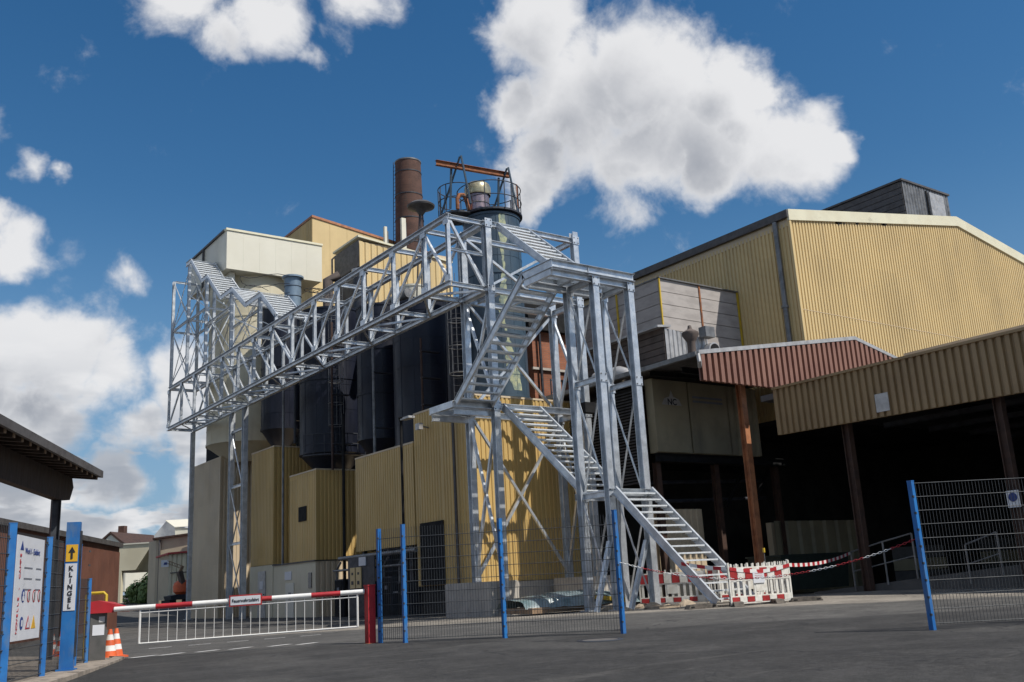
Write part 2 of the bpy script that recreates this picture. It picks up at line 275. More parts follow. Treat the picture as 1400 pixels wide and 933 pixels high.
# ------------------------------------------------------------------ building helpers
ORG = {}
def org(o): return ORG.get(o.name, Vector((0, 0, 0))) if o else Vector((0, 0, 0))
def thing(name, label, cat, loc=(0, 0, 0), group=None):
    o = bpy.data.objects.new(name, None); COL.objects.link(o); o.location = loc; o.empty_display_size = 0.2
    ORG[o.name] = Vector(loc); o['label'] = label; o['category'] = cat
    if group: o['group'] = group
    return o
def tag(o, label=None, cat=None, group=None, kind=None):
    for k, v in (('label', label), ('category', cat), ('group', group), ('kind', kind)):
        if v: o[k] = v
    return o
class MB:
    def __init__(s): s.v = []; s.f = []
    def add(s, vs, fs):
        n = len(s.v); s.v += [Vector(x) for x in vs]; s.f += [tuple(i+n for i in f) for f in fs]; return s
    def box(s, a, b):
        (x0, y0, z0), (x1, y1, z1) = [min(p, q) for p, q in zip(a, b)], [max(p, q) for p, q in zip(a, b)]
        return s.add([(x0, y0, z0), (x1, y0, z0), (x1, y1, z0), (x0, y1, z0), (x0, y0, z1), (x1, y0, z1), (x1, y1, z1), (x0, y1, z1)],
                     [(0, 3, 2, 1), (4, 5, 6, 7), (0, 1, 5, 4), (1, 2, 6, 5), (2, 3, 7, 6), (3, 0, 4, 7)])
    def prism(s, poly, ex):   # planar polygon (list of 3D) extruded by vector ex
        n = len(poly); ex = Vector(ex); a = [Vector(p) for p in poly]; b = [p+ex for p in a]
        return s.add(a+b, [tuple(range(n-1, -1, -1)), tuple(range(n, 2*n))]+[(i, (i+1) % n, n+(i+1) % n, n+i) for i in range(n)])
    def section(s, p0, p1, sec, up=(0, 0, 1), closed=True):
        p0 = Vector(p0); p1 = Vector(p1); d = (p1-p0).normalized(); u = Vector(up); u = (u-d*u.dot(d))
        if u.length < 1e-4: u = Vector((0, 1, 0)); u = (u-d*u.dot(d))
        u.normalize(); x = d.cross(u)
        A = [p0+x*a+u*b for a, b in sec]; B = [p1+x*a+u*b for a, b in sec]; n = len(sec)
        fs = [(i, (i+1) % n, n+(i+1) % n, n+i) for i in range(n)]
        if closed: fs += [tuple(range(n-1, -1, -1)), tuple(range(n, 2*n))]
        return s.add(A+B, fs)
    def beam(s, p0, p1, b=.2, h=.2, kind='H', t=None, up=(0, 0, 1)):
        t = t or min(b, h)*0.09; B = b/2; Hh = h/2
        if kind == 'H': sec = [(-B, -Hh), (B, -Hh), (B, -Hh+t), (t/2, -Hh+t), (t/2, Hh-t), (B, Hh-t), (B, Hh), (-B, Hh), (-B, Hh-t), (-t/2, Hh-t), (-t/2, -Hh+t), (-B, -Hh+t)]
        elif kind == 'C': sec = [(-B, -Hh), (B, -Hh), (B, -Hh+t), (-B+t, -Hh+t), (-B+t, Hh-t), (B, Hh-t), (B, Hh), (-B, Hh)]
        elif kind == 'L': sec = [(-B, -Hh), (B, -Hh), (B, -Hh+t), (-B+t, -Hh+t), (-B+t, Hh), (-B, Hh)]
        else: sec = [(-B, -Hh), (B, -Hh), (B, Hh), (-B, Hh)]
        return s.section(p0, p1, sec, up)
    def tube(s, pts, r, n=8, cap=True):
        pts = [Vector(p) for p in pts]; rs = r if isinstance(r, (list, tuple)) else [r]*len(pts); rings = []; u = None
        for i, p in enumerate(pts):
            d = (pts[min(i+1, len(pts)-1)]-pts[max(i-1, 0)]).normalized()
            if u is None: u = Vector((0, 0, 1)) if abs(d.z) < .9 else Vector((1, 0, 0))
            u = (u-d*u.dot(d)).normalized(); x = d.cross(u)
            rings.append([p+(x*math.cos(2*math.pi*k/n)+u*math.sin(2*math.pi*k/n))*rs[i] for k in range(n)])
        vs = [q for rg in rings for q in rg]; fs = []
        for i in range(len(pts)-1):
            for k in range(n): fs.append((i*n+k, i*n+(k+1) % n, (i+1)*n+(k+1) % n, (i+1)*n+k))
        if cap: fs += [tuple(range(n-1, -1, -1)), tuple((len(pts)-1)*n+k for k in range(n))]
        return s.add(vs, fs)
    def lathe(s, c, prof, n=40, a0=0, a1=2*math.pi):
        full = abs(a1-a0-2*math.pi) < 1e-6; m_ = n if full else n+1; vs = []
        for r, z in prof:
            for k in range(m_): a = a0+(a1-a0)*k/n; vs.append((c[0]+r*math.cos(a), c[1]+r*math.sin(a), z))
        fs = []
        for i in range(len(prof)-1):
            for k in range(n if full else n): fs.append((i*m_+k, i*m_+(k+1) % m_, (i+1)*m_+(k+1) % m_, (i+1)*m_+k))
        return s.add(vs, fs)
    def ring(s, c, R, r, n=40, m_=6):
        vs = []; fs = []
        for i in range(n):
            a = 2*math.pi*i/n
            for j in range(m_):
                b = 2*math.pi*j/m_; q = R+r*math.cos(b); vs.append((c[0]+q*math.cos(a), c[1]+q*math.sin(a), c[2]+r*math.sin(b)))
        for i in range(n):
            for j in range(m_): fs.append((i*m_+j, ((i+1) % n)*m_+j, ((i+1) % n)*m_+(j+1) % m_, i*m_+(j+1) % m_))
        return s.add(vs, fs)
    def mesh(s, name, material, o, smooth=False):
        me = bpy.data.meshes.new(name); me.from_pydata([tuple(v-o) for v in s.v], [], s.f); me.materials.append(M[material] if isinstance(material, str) else material)
        if smooth:
            me.polygons.foreach_set('use_smooth', [True]*len(me.polygons)); me.set_sharp_from_angle(angle=math.radians(38))
        me.update(); return me
    def build(s, name, material, parent=None, smooth=False, **k):
        o = bpy.data.objects.new(name, s.mesh(name, material, org(parent), smooth)); COL.objects.link(o)
        if parent: o.parent = parent; ORG[o.name] = org(parent)
        tag(o, **k); return o
def inst(o, delta):   # copy a part beside itself, sharing its mesh
    c = o.copy(); COL.objects.link(c); c.location = o.location+Vector(delta); ORG[c.name] = org(o); return c
def copy_thing(root, loc, label, rotz=0.0):
    r = root.copy(); COL.objects.link(r); r.location = loc; r.rotation_euler = (0, 0, rotz); r['label'] = label
    for ch in list(root.children):
        c = ch.copy(); COL.objects.link(c); c.parent = r
        for g_ in list(ch.children):
            e = g_.copy(); COL.objects.link(e); e.parent = c
    return r
def box(name, m_, a, b, parent=None, **k): return MB().box(a, b).build(name, m_, parent, **k)
def beam(name, m_, p0, p1, b, h, parent, kind='H', up=(0, 0, 1), **k): return MB().beam(p0, p1, b, h, kind, up=up).build(name, m_, parent, **k)
def tube(name, m_, pts, r, parent=None, n=8, **k): return MB().tube(pts, r, n).build(name, m_, parent, smooth=True, **k)
def text(body, m_, o, xd, ud, size, parent, name='lettering', lift=0.004, bold=0.0, sx=1.0, align='LEFT'):
    cu = bpy.data.curves.new('txt', 'FONT'); cu.body = body; cu.size = size; cu.extrude = 0.0015; cu.offset = bold; cu.align_x = align; cu.resolution_u = 3
    ob = bpy.data.objects.new('txt', cu); COL.objects.link(ob); bpy.context.view_layer.update()
    me = bpy.data.meshes.new_from_object(ob.evaluated_get(bpy.context.evaluated_depsgraph_get())); bpy.data.objects.remove(ob)
    xd = Vector(xd).normalized(); ud = Vector(ud).normalized(); nd = xd.cross(ud); o = Vector(o)+nd*lift-org(parent)
    for v in me.vertices: p = v.co.copy(); v.co = o+xd*p.x*sx+ud*p.y+nd*p.z
    me.materials.clear(); me.materials.append(M[m_]); q = bpy.data.objects.new(name, me); COL.objects.link(q); q.parent = parent; ORG[q.name] = org(parent); return q
def corr(name, m_, p, q, z0, z1, pitch, depth, parent, nsign=1, zt2=None, zb2=None, zfun=None, wide=.52, slope=.12, **k):
    """trapezoidal sheet from p to q (xy), standing proud of that line on its right-hand side when nsign=1"""
    p = Vector((p[0], p[1], 0)); q = Vector((q[0], q[1], 0)); d = q-p; Ln = d.length; d.normalize(); nrm = Vector((d.y, -d.x, 0))*nsign
    zt2 = z1 if zt2 is None else zt2; zb2 = z0 if zb2 is None else zb2
    pts = []; s = 0.0
    while s < Ln-1e-6:
        for f_, o_ in ((0, depth), (wide, depth), (wide+slope, 0.0), (1-slope, 0.0)):
            t = s+f_*pitch
            if t <= Ln: pts.append((t, o_))
        s += pitch
    pts.append((Ln, pts[-1][1])); vs = []; fs = []
    top = zfun or (lambda t: z1+(zt2-z1)*t/Ln)
    for t, o_ in pts:
        b = p+d*t+nrm*(o_+0.004); vs.append((b.x, b.y, z0+(zb2-z0)*t/Ln)); vs.append((b.x, b.y, top(t)))
    for i in range(len(pts)-1): fs.append((2*i, 2*i+2, 2*i+3, 2*i+1))
    return MB().add(vs, fs).build(name, m_, parent, **k)

def Hh(x, y):
    d = .5926*x+.8055*y; r = max(0, min(1, d/12))
    return .62*r*r*(3-2*r)+.011*max(0, min(d, 30)-14)-.022*max(0, min(y-18, 10))+.04*max(0, min(d, 115)-62)

# ------------------------------------------------------------------ ground
def coords(a, b, segs):
    out = [a]
    for s_, e, st in segs:
        t = s_
        while t < e: out.append(t); t += st
    out.append(b); return sorted(set(round(v, 3) for v in out))
gx = coords(-1800, 1800, [(-1000, -40, 160), (-40, 60, 1.5), (60, 140, 8), (150, 1500, 150)])
gy = coords(-1800, 1800, [(-1000, -30, 160), (-30, 60, 1.5), (60, 150, 5), (160, 1500, 150)])
vs = [(x, y, Hh(x, y)) for y in gy for x in gx]; nx = len(gx)
fs = [(j*nx+i, j*nx+i+1, (j+1)*nx+i+1, (j+1)*nx+i) for j in range(len(gy)-1) for i in range(nx-1)]
MB().add(vs, fs).build('ground', 'asphalt', None, smooth=True, kind='structure')

def quad_on_ground(mb, cx, cy, dx, dy, l, w, lift=.006):
    d = Vector((dx, dy)).normalized(); n_ = Vector((-d.y, d.x)); ps = []
    k = max(1, int(l/0.5)); 
    for i in range(k+1):
        for sgn in (-1, 1):
            q = Vector((cx, cy))+d*(l*(i/k-.5))+n_*w/2*sgn; ps.append((q.x, q.y, Hh(q.x, q.y)+lift))
    mb.add(ps, [(2*i, 2*i+2, 2*i+3, 2*i+1) for i in range(k)])
# worn white road markings by the gate
u1 = (0.98, -0.2)
mk = MB()
for cx, cy, l in ((5.35, 19.42, .34), (5.85, 19.35, .34), (6.5, 19.25, .3), (7.1, 19.1, .34), (7.75, 18.75, .34), (8.15, 18.35, .3)): quad_on_ground(mk, cx, cy, .9, .43, l+.25, .16)
for i in range(5): quad_on_ground(mk, 6.9+i*.85, 23.7-i*.18, .98, -.2, .5, .12)
for i in range(6): quad_on_ground(mk, 8.0+i*1.0, 28.4-i*.2, .98, -.2, .55, .12)
mk.build('road_marking', 'white', None, kind='structure')
mh = thing('manhole_cover', 'round cast iron manhole cover set in the dark asphalt in front of the blue fence', 'manhole cover', (10.5, 12.35, Hh(10.5, 12.35)))
o = mh.location
MB().lathe(o, [(.30, o.z+.012), (.36, o.z+.012), (.38, o.z)], 32).build('rim', 'dark_steel', mh, smooth=True)
MB().lathe(o, [(0.001, o.z+.009), (.29, o.z+.009)], 32).build('lid', 'lid', mh)

# ------------------------------------------------------------------ galvanised pipe-bridge truss
XN, XF, ZB, ZT = 16.9, 18.4, 11.57, 14.0
TY = [26.36, 27.94, 30.22, 32.64, 34.96, 37.22, 39.61, 41.98, 44.25, 46.41, 48.76, 51.07, 53.22, 55.52, 57.9]
br = thing('truss_bridge', 'long galvanised steel truss bridge running from the stair tower past the dark silos', 'bridge', (16.9, 26.3, 11.5))
for x in (XN, XF):
    for z in (ZB, ZT): beam('chord', 'galv', (x, TY[0]-.1, z), (x, TY[-1]+.1, z), .18, .19, br)
    for i, y in enumerate(TY):
        beam('truss_post', 'galv', (x, y, ZB+.1), (x, y, ZT-.1), .13, .13, br, up=(0, 1, 0))
    for i in range(len(TY)-1):
        a, b = TY[i], TY[i+1]
        up_near = i in (1, 2, 3, 4, 5, 13)
        if up_near: p0, p1 = (x, b, ZB+.12), (x, a, ZT-.12)
        else: p0, p1 = (x, b, ZT-.12), (x, a, ZB+.12)
        if i == 0: p0, p1 = (x, b, ZT-.12), (x, a, ZB+.12)
        beam('diagonal_brace', 'galv', p0, p1, .085, .085, br, 'B')
    for y in TY:
        for z, sg_ in ((ZB, 1), (ZT, -1)): xx = x+(-.072 if x == XN else .072); box('gusset_plate', 'galv', (xx-.006, y-.17, z+sg_*.1), (xx+.006, y+.17, z+sg_*.30), br)
for i, y in enumerate(TY):
    for z in (ZB, ZT):
        beam('cross_beam', 'galv', (XN+.1, y, z), (XF-.1, y, z), .13, .16, br)
for i in range(len(TY)-1):
    a, b = TY[i], TY[i+1]
    x0, x1 = (XN, XF) if i % 2 else (XF, XN)
    beam('floor_brace', 'galv', (x0, a+.1, ZB-.02), (x1, b-.1, ZB-.02), .08, .08, br, 'L')
beam('cross_beam', 'galv', (XN+.1, TY[0], ZB+1.25), (XF-.1, TY[0], ZB+1.25), .1, .1, br)
beam('diagonal_brace', 'galv', (XN+.1, TY[0]+.02, ZT-.1), (XF-.1, TY[0]+.02, ZB+.1), .09, .09, br, 'B')
# supports below the truss
tr = thing('trestle_support', 'braced pair of galvanised columns carrying the middle of the truss bridge', 'support', (18.4, 50.3, Hh(18.4, 50.3)))
for y in (49.35, 51.3): beam('column', 'galv', (18.4, y, Hh(18.4, y)-.02), (18.4, y, ZB-.1), .26, .26, tr, up=(0, 1, 0))
for z in (10.4, 7.4, 4.4, 1.6): beam('strut', 'galv', (18.4, 49.48, z), (18.4, 51.17, z), .12, .14, tr)
for z0, z1 in ((7.5, 10.3), (4.5, 7.3), (1.7, 4.3)):
    beam('lacing_bar', 'galv', (18.34, 49.5, z0), (18.34, 51.15, z1), .07, .07, tr, 'L'); beam('lacing_bar', 'galv', (18.46, 51.15, z0), (18.46, 49.5, z1), .07, .07, tr, 'L')
ec = thing('support_column', 'single slim galvanised column under the far left end of the truss bridge', 'support', (18.4, 58, Hh(18.4, 58)))
beam('column', 'galv', (18.4, 58, Hh(18.4, 58)-.02), (18.4, 58, ZB-.1), .22, .26, ec, up=(0, 1, 0))
box('base_plate', 'galv', (18.2, 57.8, Hh(18.4, 58)), (18.6, 58.2, Hh(18.4, 58)+.03), ec)

# ------------------------------------------------------------------ stair tower
st = thing('stair_tower', 'tall galvanised steel stair tower frame on H-section legs in front of the silos', 'stair tower', (20, 24, .8))
def leg(x, y, z0, z1, s=.23): return beam('leg', 'galv', (x, y, z0), (x, y, z1), s, s, st, up=(0, 1, 0))
AX, DX, Y1, Y2 = 18.5, 22.5, 26.3, 27.9
leg(AX, Y1, .5, 14.15); leg(AX, Y2, 1.68, 14.15); leg(DX, Y1, 1.68, 14.35); leg(DX, Y2, 1.68, 14.15)
GX, IX, YF, YB = 18.58, 20.0, 20.95, 22.2
LEV3 = 3.95
for x in (GX, IX):
    for y in (YF, YB):
        leg(x, y, Hh(x, y)-.02, 10.38, .22)
        box('base_plate', 'galv', (x-.2, y-.2, Hh(x, y)), (x+.2, y+.2, Hh(x, y)+.035), st)
def bm(a, b, w=.16, h=.2, kind='H', n='beam'): return beam(n, 'galv', a, b, w, h, st, kind)
for z in (14.0, 11.55):
    bm((AX+.13, Y1, z), (DX-.13, Y1, z)); bm((AX+.13, Y2, z), (DX-.13, Y2, z))
    bm((AX, Y1+.13, z), (AX, Y2-.13, z)); bm((DX, Y1+.13, z), (DX, Y2-.13, z))
for x in (19.0, 20.3, 21.6): bm((x, Y1+.1, 11.55), (x, Y2-.1, 11.55), .1, .14)
# landing at mid height, cantilevered to the left
Z2 = 7.42
bm((16.9, Y1, Z2), (DX-.13, Y1, Z2), .14, .22, 'C'); bm((16.9, Y2, Z2), (DX-.13, Y2, Z2), .14, .22, 'C')
bm((16.9, Y1+.08, Z2), (16.9, Y2-.08, Z2), .14, .22, 'C'); bm((AX, Y1+.08, Z2), (AX, Y2-.08, Z2), .14, .2); bm((DX, Y1+.13, Z2), (DX, Y2-.13, Z2), .14, .2)
bm((16.9, Y1+.1, Z2-.24), (AX-.13, Y1+.1, Z2-.24), .12, .2)
bm((16.9, Y2-.1, Z2-.24), (AX-.13, Y2-.1, Z2-.24), .12, .2)
def grating(x0, x1, y0, y1, z, par, pitch=.12):
    m_ = MB(); x = x0+.02
    while x < x1: m_.box((x, y0, z-.03), (x+.012, y1, z)); x += pitch
    y = y0
    while y < y1: m_.box((x0, y, z-.012), (x1, y+.01, z-.002)); y += .3
    return m_.build('grating', 'galv_lt', par)
grating(17.0, 18.4, Y1+.1, Y2-.1, Z2+.1, st, .06)
# top platform
Z1 = 10.62; XL, XR = 16.9, 20.14
bm((XL, 20.8, Z1-.02), (XR, 20.8, Z1-.02), .1, .24, 'C'); bm((XL, 22.3, Z1-.02), (XR, 22.3, Z1-.02), .1, .2, 'C'); bm((XR, 20.85, Z1-.02), (XR, 22.25, Z1-.02), .1, .22, 'C')
bm((XL+1.4, 20.85, Z1-.02), (XL+1.4, 22.25, Z1-.02), .1, .2, 'C')
bm((17.0, YF, Z1-.26), (XR, YF, Z1-.26), .16, .2); bm((17.0, YB, Z1-.26), (XR, YB, Z1-.26), .16, .2)
for x in (GX, IX): bm((x, YF+.13, Z1-.26), (x, YB-.13, Z1-.26), .14, .18)
grating(17.0, 20.1, 20.86, 22.25, Z1+.09, st, .05)
# side frames of the lower stair tower
for x in (GX, IX):
    for z in (7.33, LEV3): bm((x, YF+.12, z), (x, YB-.12, z), .12, .16)
    for z0, z1 in ((7.45, 10.2), (4.1, 7.2), (.95, 3.8)):
        beam('cross_brace', 'galv', (x-.03, YF+.1, z0), (x-.03, YB-.1, z1), .07, .07, st, 'L'); beam('cross_brace', 'galv', (x+.03, YB-.1, z0), (x+.03, YF+.1, z1), .07, .07, st, 'L')
for x, y in ((AX, Y1), (AX, Y2), (DX, Y1), (DX, Y2)):
    for z in (Z2, 11.55, 14.0): box('connection_plate', 'galv', (x-.15, y-.138, z-.16), (x+.15, y-.127, z+.16), st)
for x, y in ((GX, YF), (IX, YF), (GX, YB), (IX, YB)):
    for z in (LEV3, 7.33, 10.3): box('connection_plate', 'galv', (x-.14, y-.132, z-.14), (x+.14, y-.122, z+.14), st)
bl_ = MB()
for x, y, zs_ in ((AX, Y1, (Z2, 11.55, 14.0)), (AX, Y2, (Z2, 11.55, 14.0)), (DX, Y1, (Z2, 11.55, 14.0)), (GX, YF, (LEV3, 7.33, 10.3)), (IX, YF, (LEV3, 7.33, 10.3))):
    for z in zs_:
        for dx in (-.09, .09):
            for dz in (-.1, .1): bl_.box((x+dx-.016, y-.158, z+dz-.016), (x+dx+.016, y-.13, z+dz+.016))
bl_.build('bolts', 'zinc', st, kind='stuff')
# landing 3
for y in (20.82, 22.32): bm((GX-.12, y, LEV3+.02), (IX+.12, y, LEV3+.02), .1, .2, 'C')
grating(GX-.05, IX+.08, 20.86, 22.28, LEV3+.12, st, .06)
# upper bays braced
for (p, q) in (((AX, Y1, 7.6), (AX, Y2, 11.4)), ((AX, Y2, 7.6), (AX, Y1, 11.4)), ((AX, Y1, 1.9), (AX, Y2, 7.2)), ((AX, Y2, 1.9), (AX, Y1, 7.2)),
               ((DX, Y1, 7.6), (DX, Y2, 11.4)), ((DX, Y2, 7.6), (DX, Y1, 11.4)), ((DX, Y1, 1.9), (DX, Y2, 7.2)), ((DX, Y2, 1.9), (DX, Y1, 7.2)),
               ((AX+.1, Y2, 1.9), (DX-.1, Y2, 7.2)), ((DX-.1, Y2-.1, 1.9), (AX+.1, Y2-.1, 7.2)),
               ((AX+.1, Y2, 7.6), (DX-.1, Y2, 11.4)), ((DX-.1, Y2-.1, 7.6), (AX+.1, Y2-.1, 11.4)),
               ((AX+.1, Y2, 11.7), (DX-.1, Y2, 13.9)), ((DX-.1, Y2-.1, 11.7), (AX+.1, Y2-.1, 13.9))):
    beam('cross_brace', 'galv', p, q, .09, .09, st, 'B')
for (x, y) in ((GX, YF), (IX, YF)):
    beam('raking_brace', 'galv', (x-.75 if x == GX else x-.9, y+.05, Hh(x, y)), (x-.1, y+.05, 2.6), .12, .12, st)
bm((16.95, 20.9, 10.36), (16.95, 22.2, 10.36), .1, .18, 'C')

def flight(label, x0, x1, yt, zt, yb, zb, n, flat=0.0, par=None, group='stair flights of the stair tower', name='stair_flight'):
    """treads run along X; the flight falls from (yt,zt) to (yb,zb)"""
    r = thing(name, label, 'stair', (x0, yb, zb), group)
    sg = 1 if yb > yt else -1
    for k, x in enumerate((x0, x1)):
        sec = MB(); s0 = (x, yt+sg*flat, zt); s1 = (x, yb, zb); c = .045 if k == 0 else -.045
        d = Vector(s1)-Vector(s0); kind = 'C'
        if flat: sec.beam((x, yt, zt-.02), (x, yt+sg*(flat+.06), zt-.02), .08, .26, 'H', t=.014)
        sec.beam(s0, s1, .07, .24, 'H', t=.014)
        sec.build('stringer', 'galv', r)
    dy = (yb-(yt+sg*flat))/n; dz = (zb-zt)/n
    t0 = MB(); y = yt+sg*flat+dy*.5; z = zt+dz*.5
    t0.box((x0+.05, y-.14, z-.035), (x1-.05, y-.12, z+.005)); t0.box((x0+.05, y+.12, z-.035), (x1-.05, y+.14, z+.005)); t0.box((x0+.05, y-.115, z-.008), (x1-.05, y+.115, z))
    t0.box((x0+.045, y-.12, z-.07), (x0+.055, y+.12, z)); t0.box((x1-.055, y-.12, z-.07), (x1-.045, y+.12, z))
    t0 = t0.build('tread', 'tread', r)
    for i in range(1, n): inst(t0, (0, dy*i, dz*i))
    return r
flight('topmost stair flight of the tower, from the truss end down to the high platform', 18.9, 20.25, 26.25, 14.0, 22.35, 10.72, 14)
flight('second stair flight from the top, seen from below in shade above the mid landing', 16.9, 18.3, 20.8, Z1, 26.25, 7.45, 15, flat=1.42)
flight('third stair flight, falling to the right in front of the tan block', 18.74, 20.28, 26.2, 7.42, 22.25, 4.08, 16)
flight('lowest stair flight, its foot behind the red and white barriers', 18.6, 20.0, 20.75, LEV3+.08, 17.3, .86, 16)

# zigzag stair on top of the far end of the truss
ax0, ax1 = 16.9, 18.3
ZS = [(54.5, 21.09, 52.4, 19.25), (51.55, 19.25, 49.2, 17.35), (47.5, 17.35, 45.5, 15.95), (43.5, 15.95, 41.4, 14.3)]
names = ('highest of the four stair flights climbing the far end of the truss', 'second highest stair flight above the far end of the truss', 'third stair flight down above the far end of the truss', 'lowest rooftop stair flight, meeting the top chord of the truss')
for (a, b, c, d), nm in zip(ZS, names): flight(nm, ax0, ax1, a, b, c, d, 9, group='stair flights above the truss end')
fr = thing('access_frame', 'braced galvanised frame standing on the far left end of the truss below the zigzag stairs', 'steel frame', (16.9, 50, 14.1))
for x in (ax0, ax1+.1):
    for a, b, z in ((52.4, 51.55, 19.25), (49.2, 47.5, 17.35), (45.5, 43.5, 15.95)): beam('landing_beam', 'galv', (x, a, z), (x, b, z), .08, .26, fr)
    beam('landing_beam', 'galv', (x, 55.4, 21.09), (x, 54.5, 21.09), .08, .26, fr)
    for y, z in ((57.7, 20.7), (54.7, 20.95), (51.5, 19.1), (47.5, 17.2), (43.5, 15.8)): beam('post', 'galv', (x, y, ZT+.1), (x, y, z), .16, .16, fr, up=(0, 1, 0))
    beam('post', 'galv', (x, 41.5, ZT+.1), (x, 41.5, 14.5), .14, .14, fr, up=(0, 1, 0))
    for a, b, z in ((57.6, 54.8, 17.5), (54.6, 51.6, 17.4), (51.4, 47.6, 16.4)): beam('rail_beam', 'galv', (x, a, z), (x, b, z), .1, .12, fr)
    for a, b, z0, z1 in ((57.6, 54.8, 14.2, 17.4), (57.6, 54.8, 17.6, 20.6), (54.6, 51.6, 14.2, 17.3), (54.6, 51.6, 17.5, 19.0), (51.4, 47.6, 14.2, 17.1), (47.4, 43.6, 14.2, 15.8)):
        beam('cross_brace', 'galv', (x, a, z0), (x, b, z1), .05, .05, fr, 'L'); beam('cross_brace', 'galv', (x, b, z0), (x, a, z1), .05, .05, fr, 'L')
for y, z in ((57.7, 20.7), (57.7, 17.5), (54.7, 17.5), (54.7, 20.85), (51.5, 17.4), (51.5, 19.0), (47.5, 17.1), (43.5, 15.7)): beam('cross_beam', 'galv', (ax0+.08, y, z), (ax1+.02, y, z), .08, .12, fr)
for y, z0, z1 in ((57.7, 14.2, 17.4), (57.7, 17.6, 20.6), (54.7, 14.2, 17.4), (54.7, 17.6, 20.7), (51.5, 14.2, 17.3), (47.5, 14.2, 17.0)):
    beam('cross_brace', 'galv', (ax0, y, z0), (ax1, y, z1), .05, .05, fr, 'L'); beam('cross_brace', 'galv', (ax1, y, z0), (ax0, y, z1), .05, .05, fr, 'L')
for a, b, z in ((52.4, 51.55, 19.3), (49.2, 47.5, 17.4), (45.5, 43.5, 16.0), (55.4, 54.5, 21.1)): grating(ax0+.05, ax1-.05, b, a, z+.08, fr, .08)

bs_ = box('black_sheet', 'black', (20.9, 24.45, 7.05), (21.75, 24.75, 7.4)); tag(bs_, 'short black tray hanging between the tower legs beside the mid landing', 'tray')
# concrete footings
fb_ = thing('concrete_footing', 'big grey concrete block under the two left legs of the stair tower', 'concrete block', (18.1, 26, .5))
box('block', 'conc', (18.1, 26.55, .3), (19.25, 29.3, 1.68), fb_); box('capping', 'conc', (18.13, 26.58, 1.68), (19.22, 29.27, 1.70), fb_)
fb2 = thing('concrete_footing', 'concrete block under the two right legs of the stair tower, behind the fence', 'concrete block', (22.5, 26, .5))
box('block', 'conc', (22.1, 25.9, .3), (22.95, 28.3, 1.68), fb2); box('capping', 'conc', (22.13, 25.93, 1.68), (22.92, 28.27, 1.70), fb2)

# ------------------------------------------------------------------ tan clad blocks
def block(name, label, x0, x1, y0, y1, z0, z1, mm, pitch=.2, depth=.035, group='clad plant blocks under the silos', trim='tan_grey', opening=None, cat='building'):
    r = thing(name, label, cat, (x0, y0, z0), group)
    box('core_wall', mm, (x0+.01, y0+.01, z0), (x1, y1, z1-.03), r)
    if opening:
        oy0, oy1, oz = opening
        corr('cladding', mm, (x0, y1), (x0, oy1), z0, z1, pitch, depth, r)
        corr('cladding', mm, (x0, oy0), (x0, y0), z0, z1, pitch, depth, r); corr('cladding', mm, (x0, oy1), (x0, oy0), oz, z1, pitch, depth, r)
    else: corr('cladding', mm, (x0, y1), (x0, y0), z0, z1, pitch, depth, r)
    corr('cladding', mm, (x0, y0), (x1, y0), z0, z1, pitch, depth, r)
    box('roof_trim', trim, (x0-.05, y0-.05, z1), (x1+.02, y1+.02, z1+.07), r)
    MB().beam((x0-.03, y0-.03, z0), (x0-.03, y0-.03, z1), .09, .09, 'L', t=.01, up=(1, 0, 0)).build('corner_trim', mm, r)
    return r
yb = block('tan_block', 'sunlit tall tan corrugated block behind the stair tower with stair shadows on it', 19.5, 24.0, 29.05, 33.45, 1.68, 8.38, 'tan', opening=(31.4, 33.1, 4.05))
box('doorway', 'black', (19.40, 31.4, 1.7), (19.50, 33.1, 4.05), yb); box('under_wall', 'hall_dark', (19.6, 30.0, .3), (24, 33.4, 1.67), yb)  # black panel paints the dark of the opening, wall below the bay's shade
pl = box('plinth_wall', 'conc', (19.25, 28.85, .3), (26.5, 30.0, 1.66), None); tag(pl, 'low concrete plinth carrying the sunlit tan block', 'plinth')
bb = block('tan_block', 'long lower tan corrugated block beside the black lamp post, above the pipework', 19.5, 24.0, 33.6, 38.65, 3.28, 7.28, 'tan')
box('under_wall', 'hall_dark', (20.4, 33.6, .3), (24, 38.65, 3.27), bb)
for y in (34.2, 36.1, 38.3): box('post', 'dark_steel', (19.6, y-.08, .3), (19.76, y+.08, 3.27), bb)
cb = block('tan_block', 'tan block with a small black window, patches of sun on its right side', 19.5, 23.5, 42.8, 45.9, 3.15, 7.35, 'tan')
wv = box('window', 'black', (19.42, 43.85, 5.05), (19.47, 44.75, 5.75), cb)
db = block('tan_block', 'second tan block from the left, between the trestle and a rain pipe', 19.5, 23.5, 48.0, 51.1, 3.2, 9.2, 'tan')
eb = block('tan_block', 'leftmost greyish tan block beside the slim end column', 19.5, 23.0, 56.1, 61.1, .5, 9.72, 'tan_grey', trim='tan_grey')
tb = block('tan_block', 'shaded tan wall between the stair tower legs and the louvred wall', 24.1, 28.2, 30.0, 33.0, .4, 6.9, 'tan')
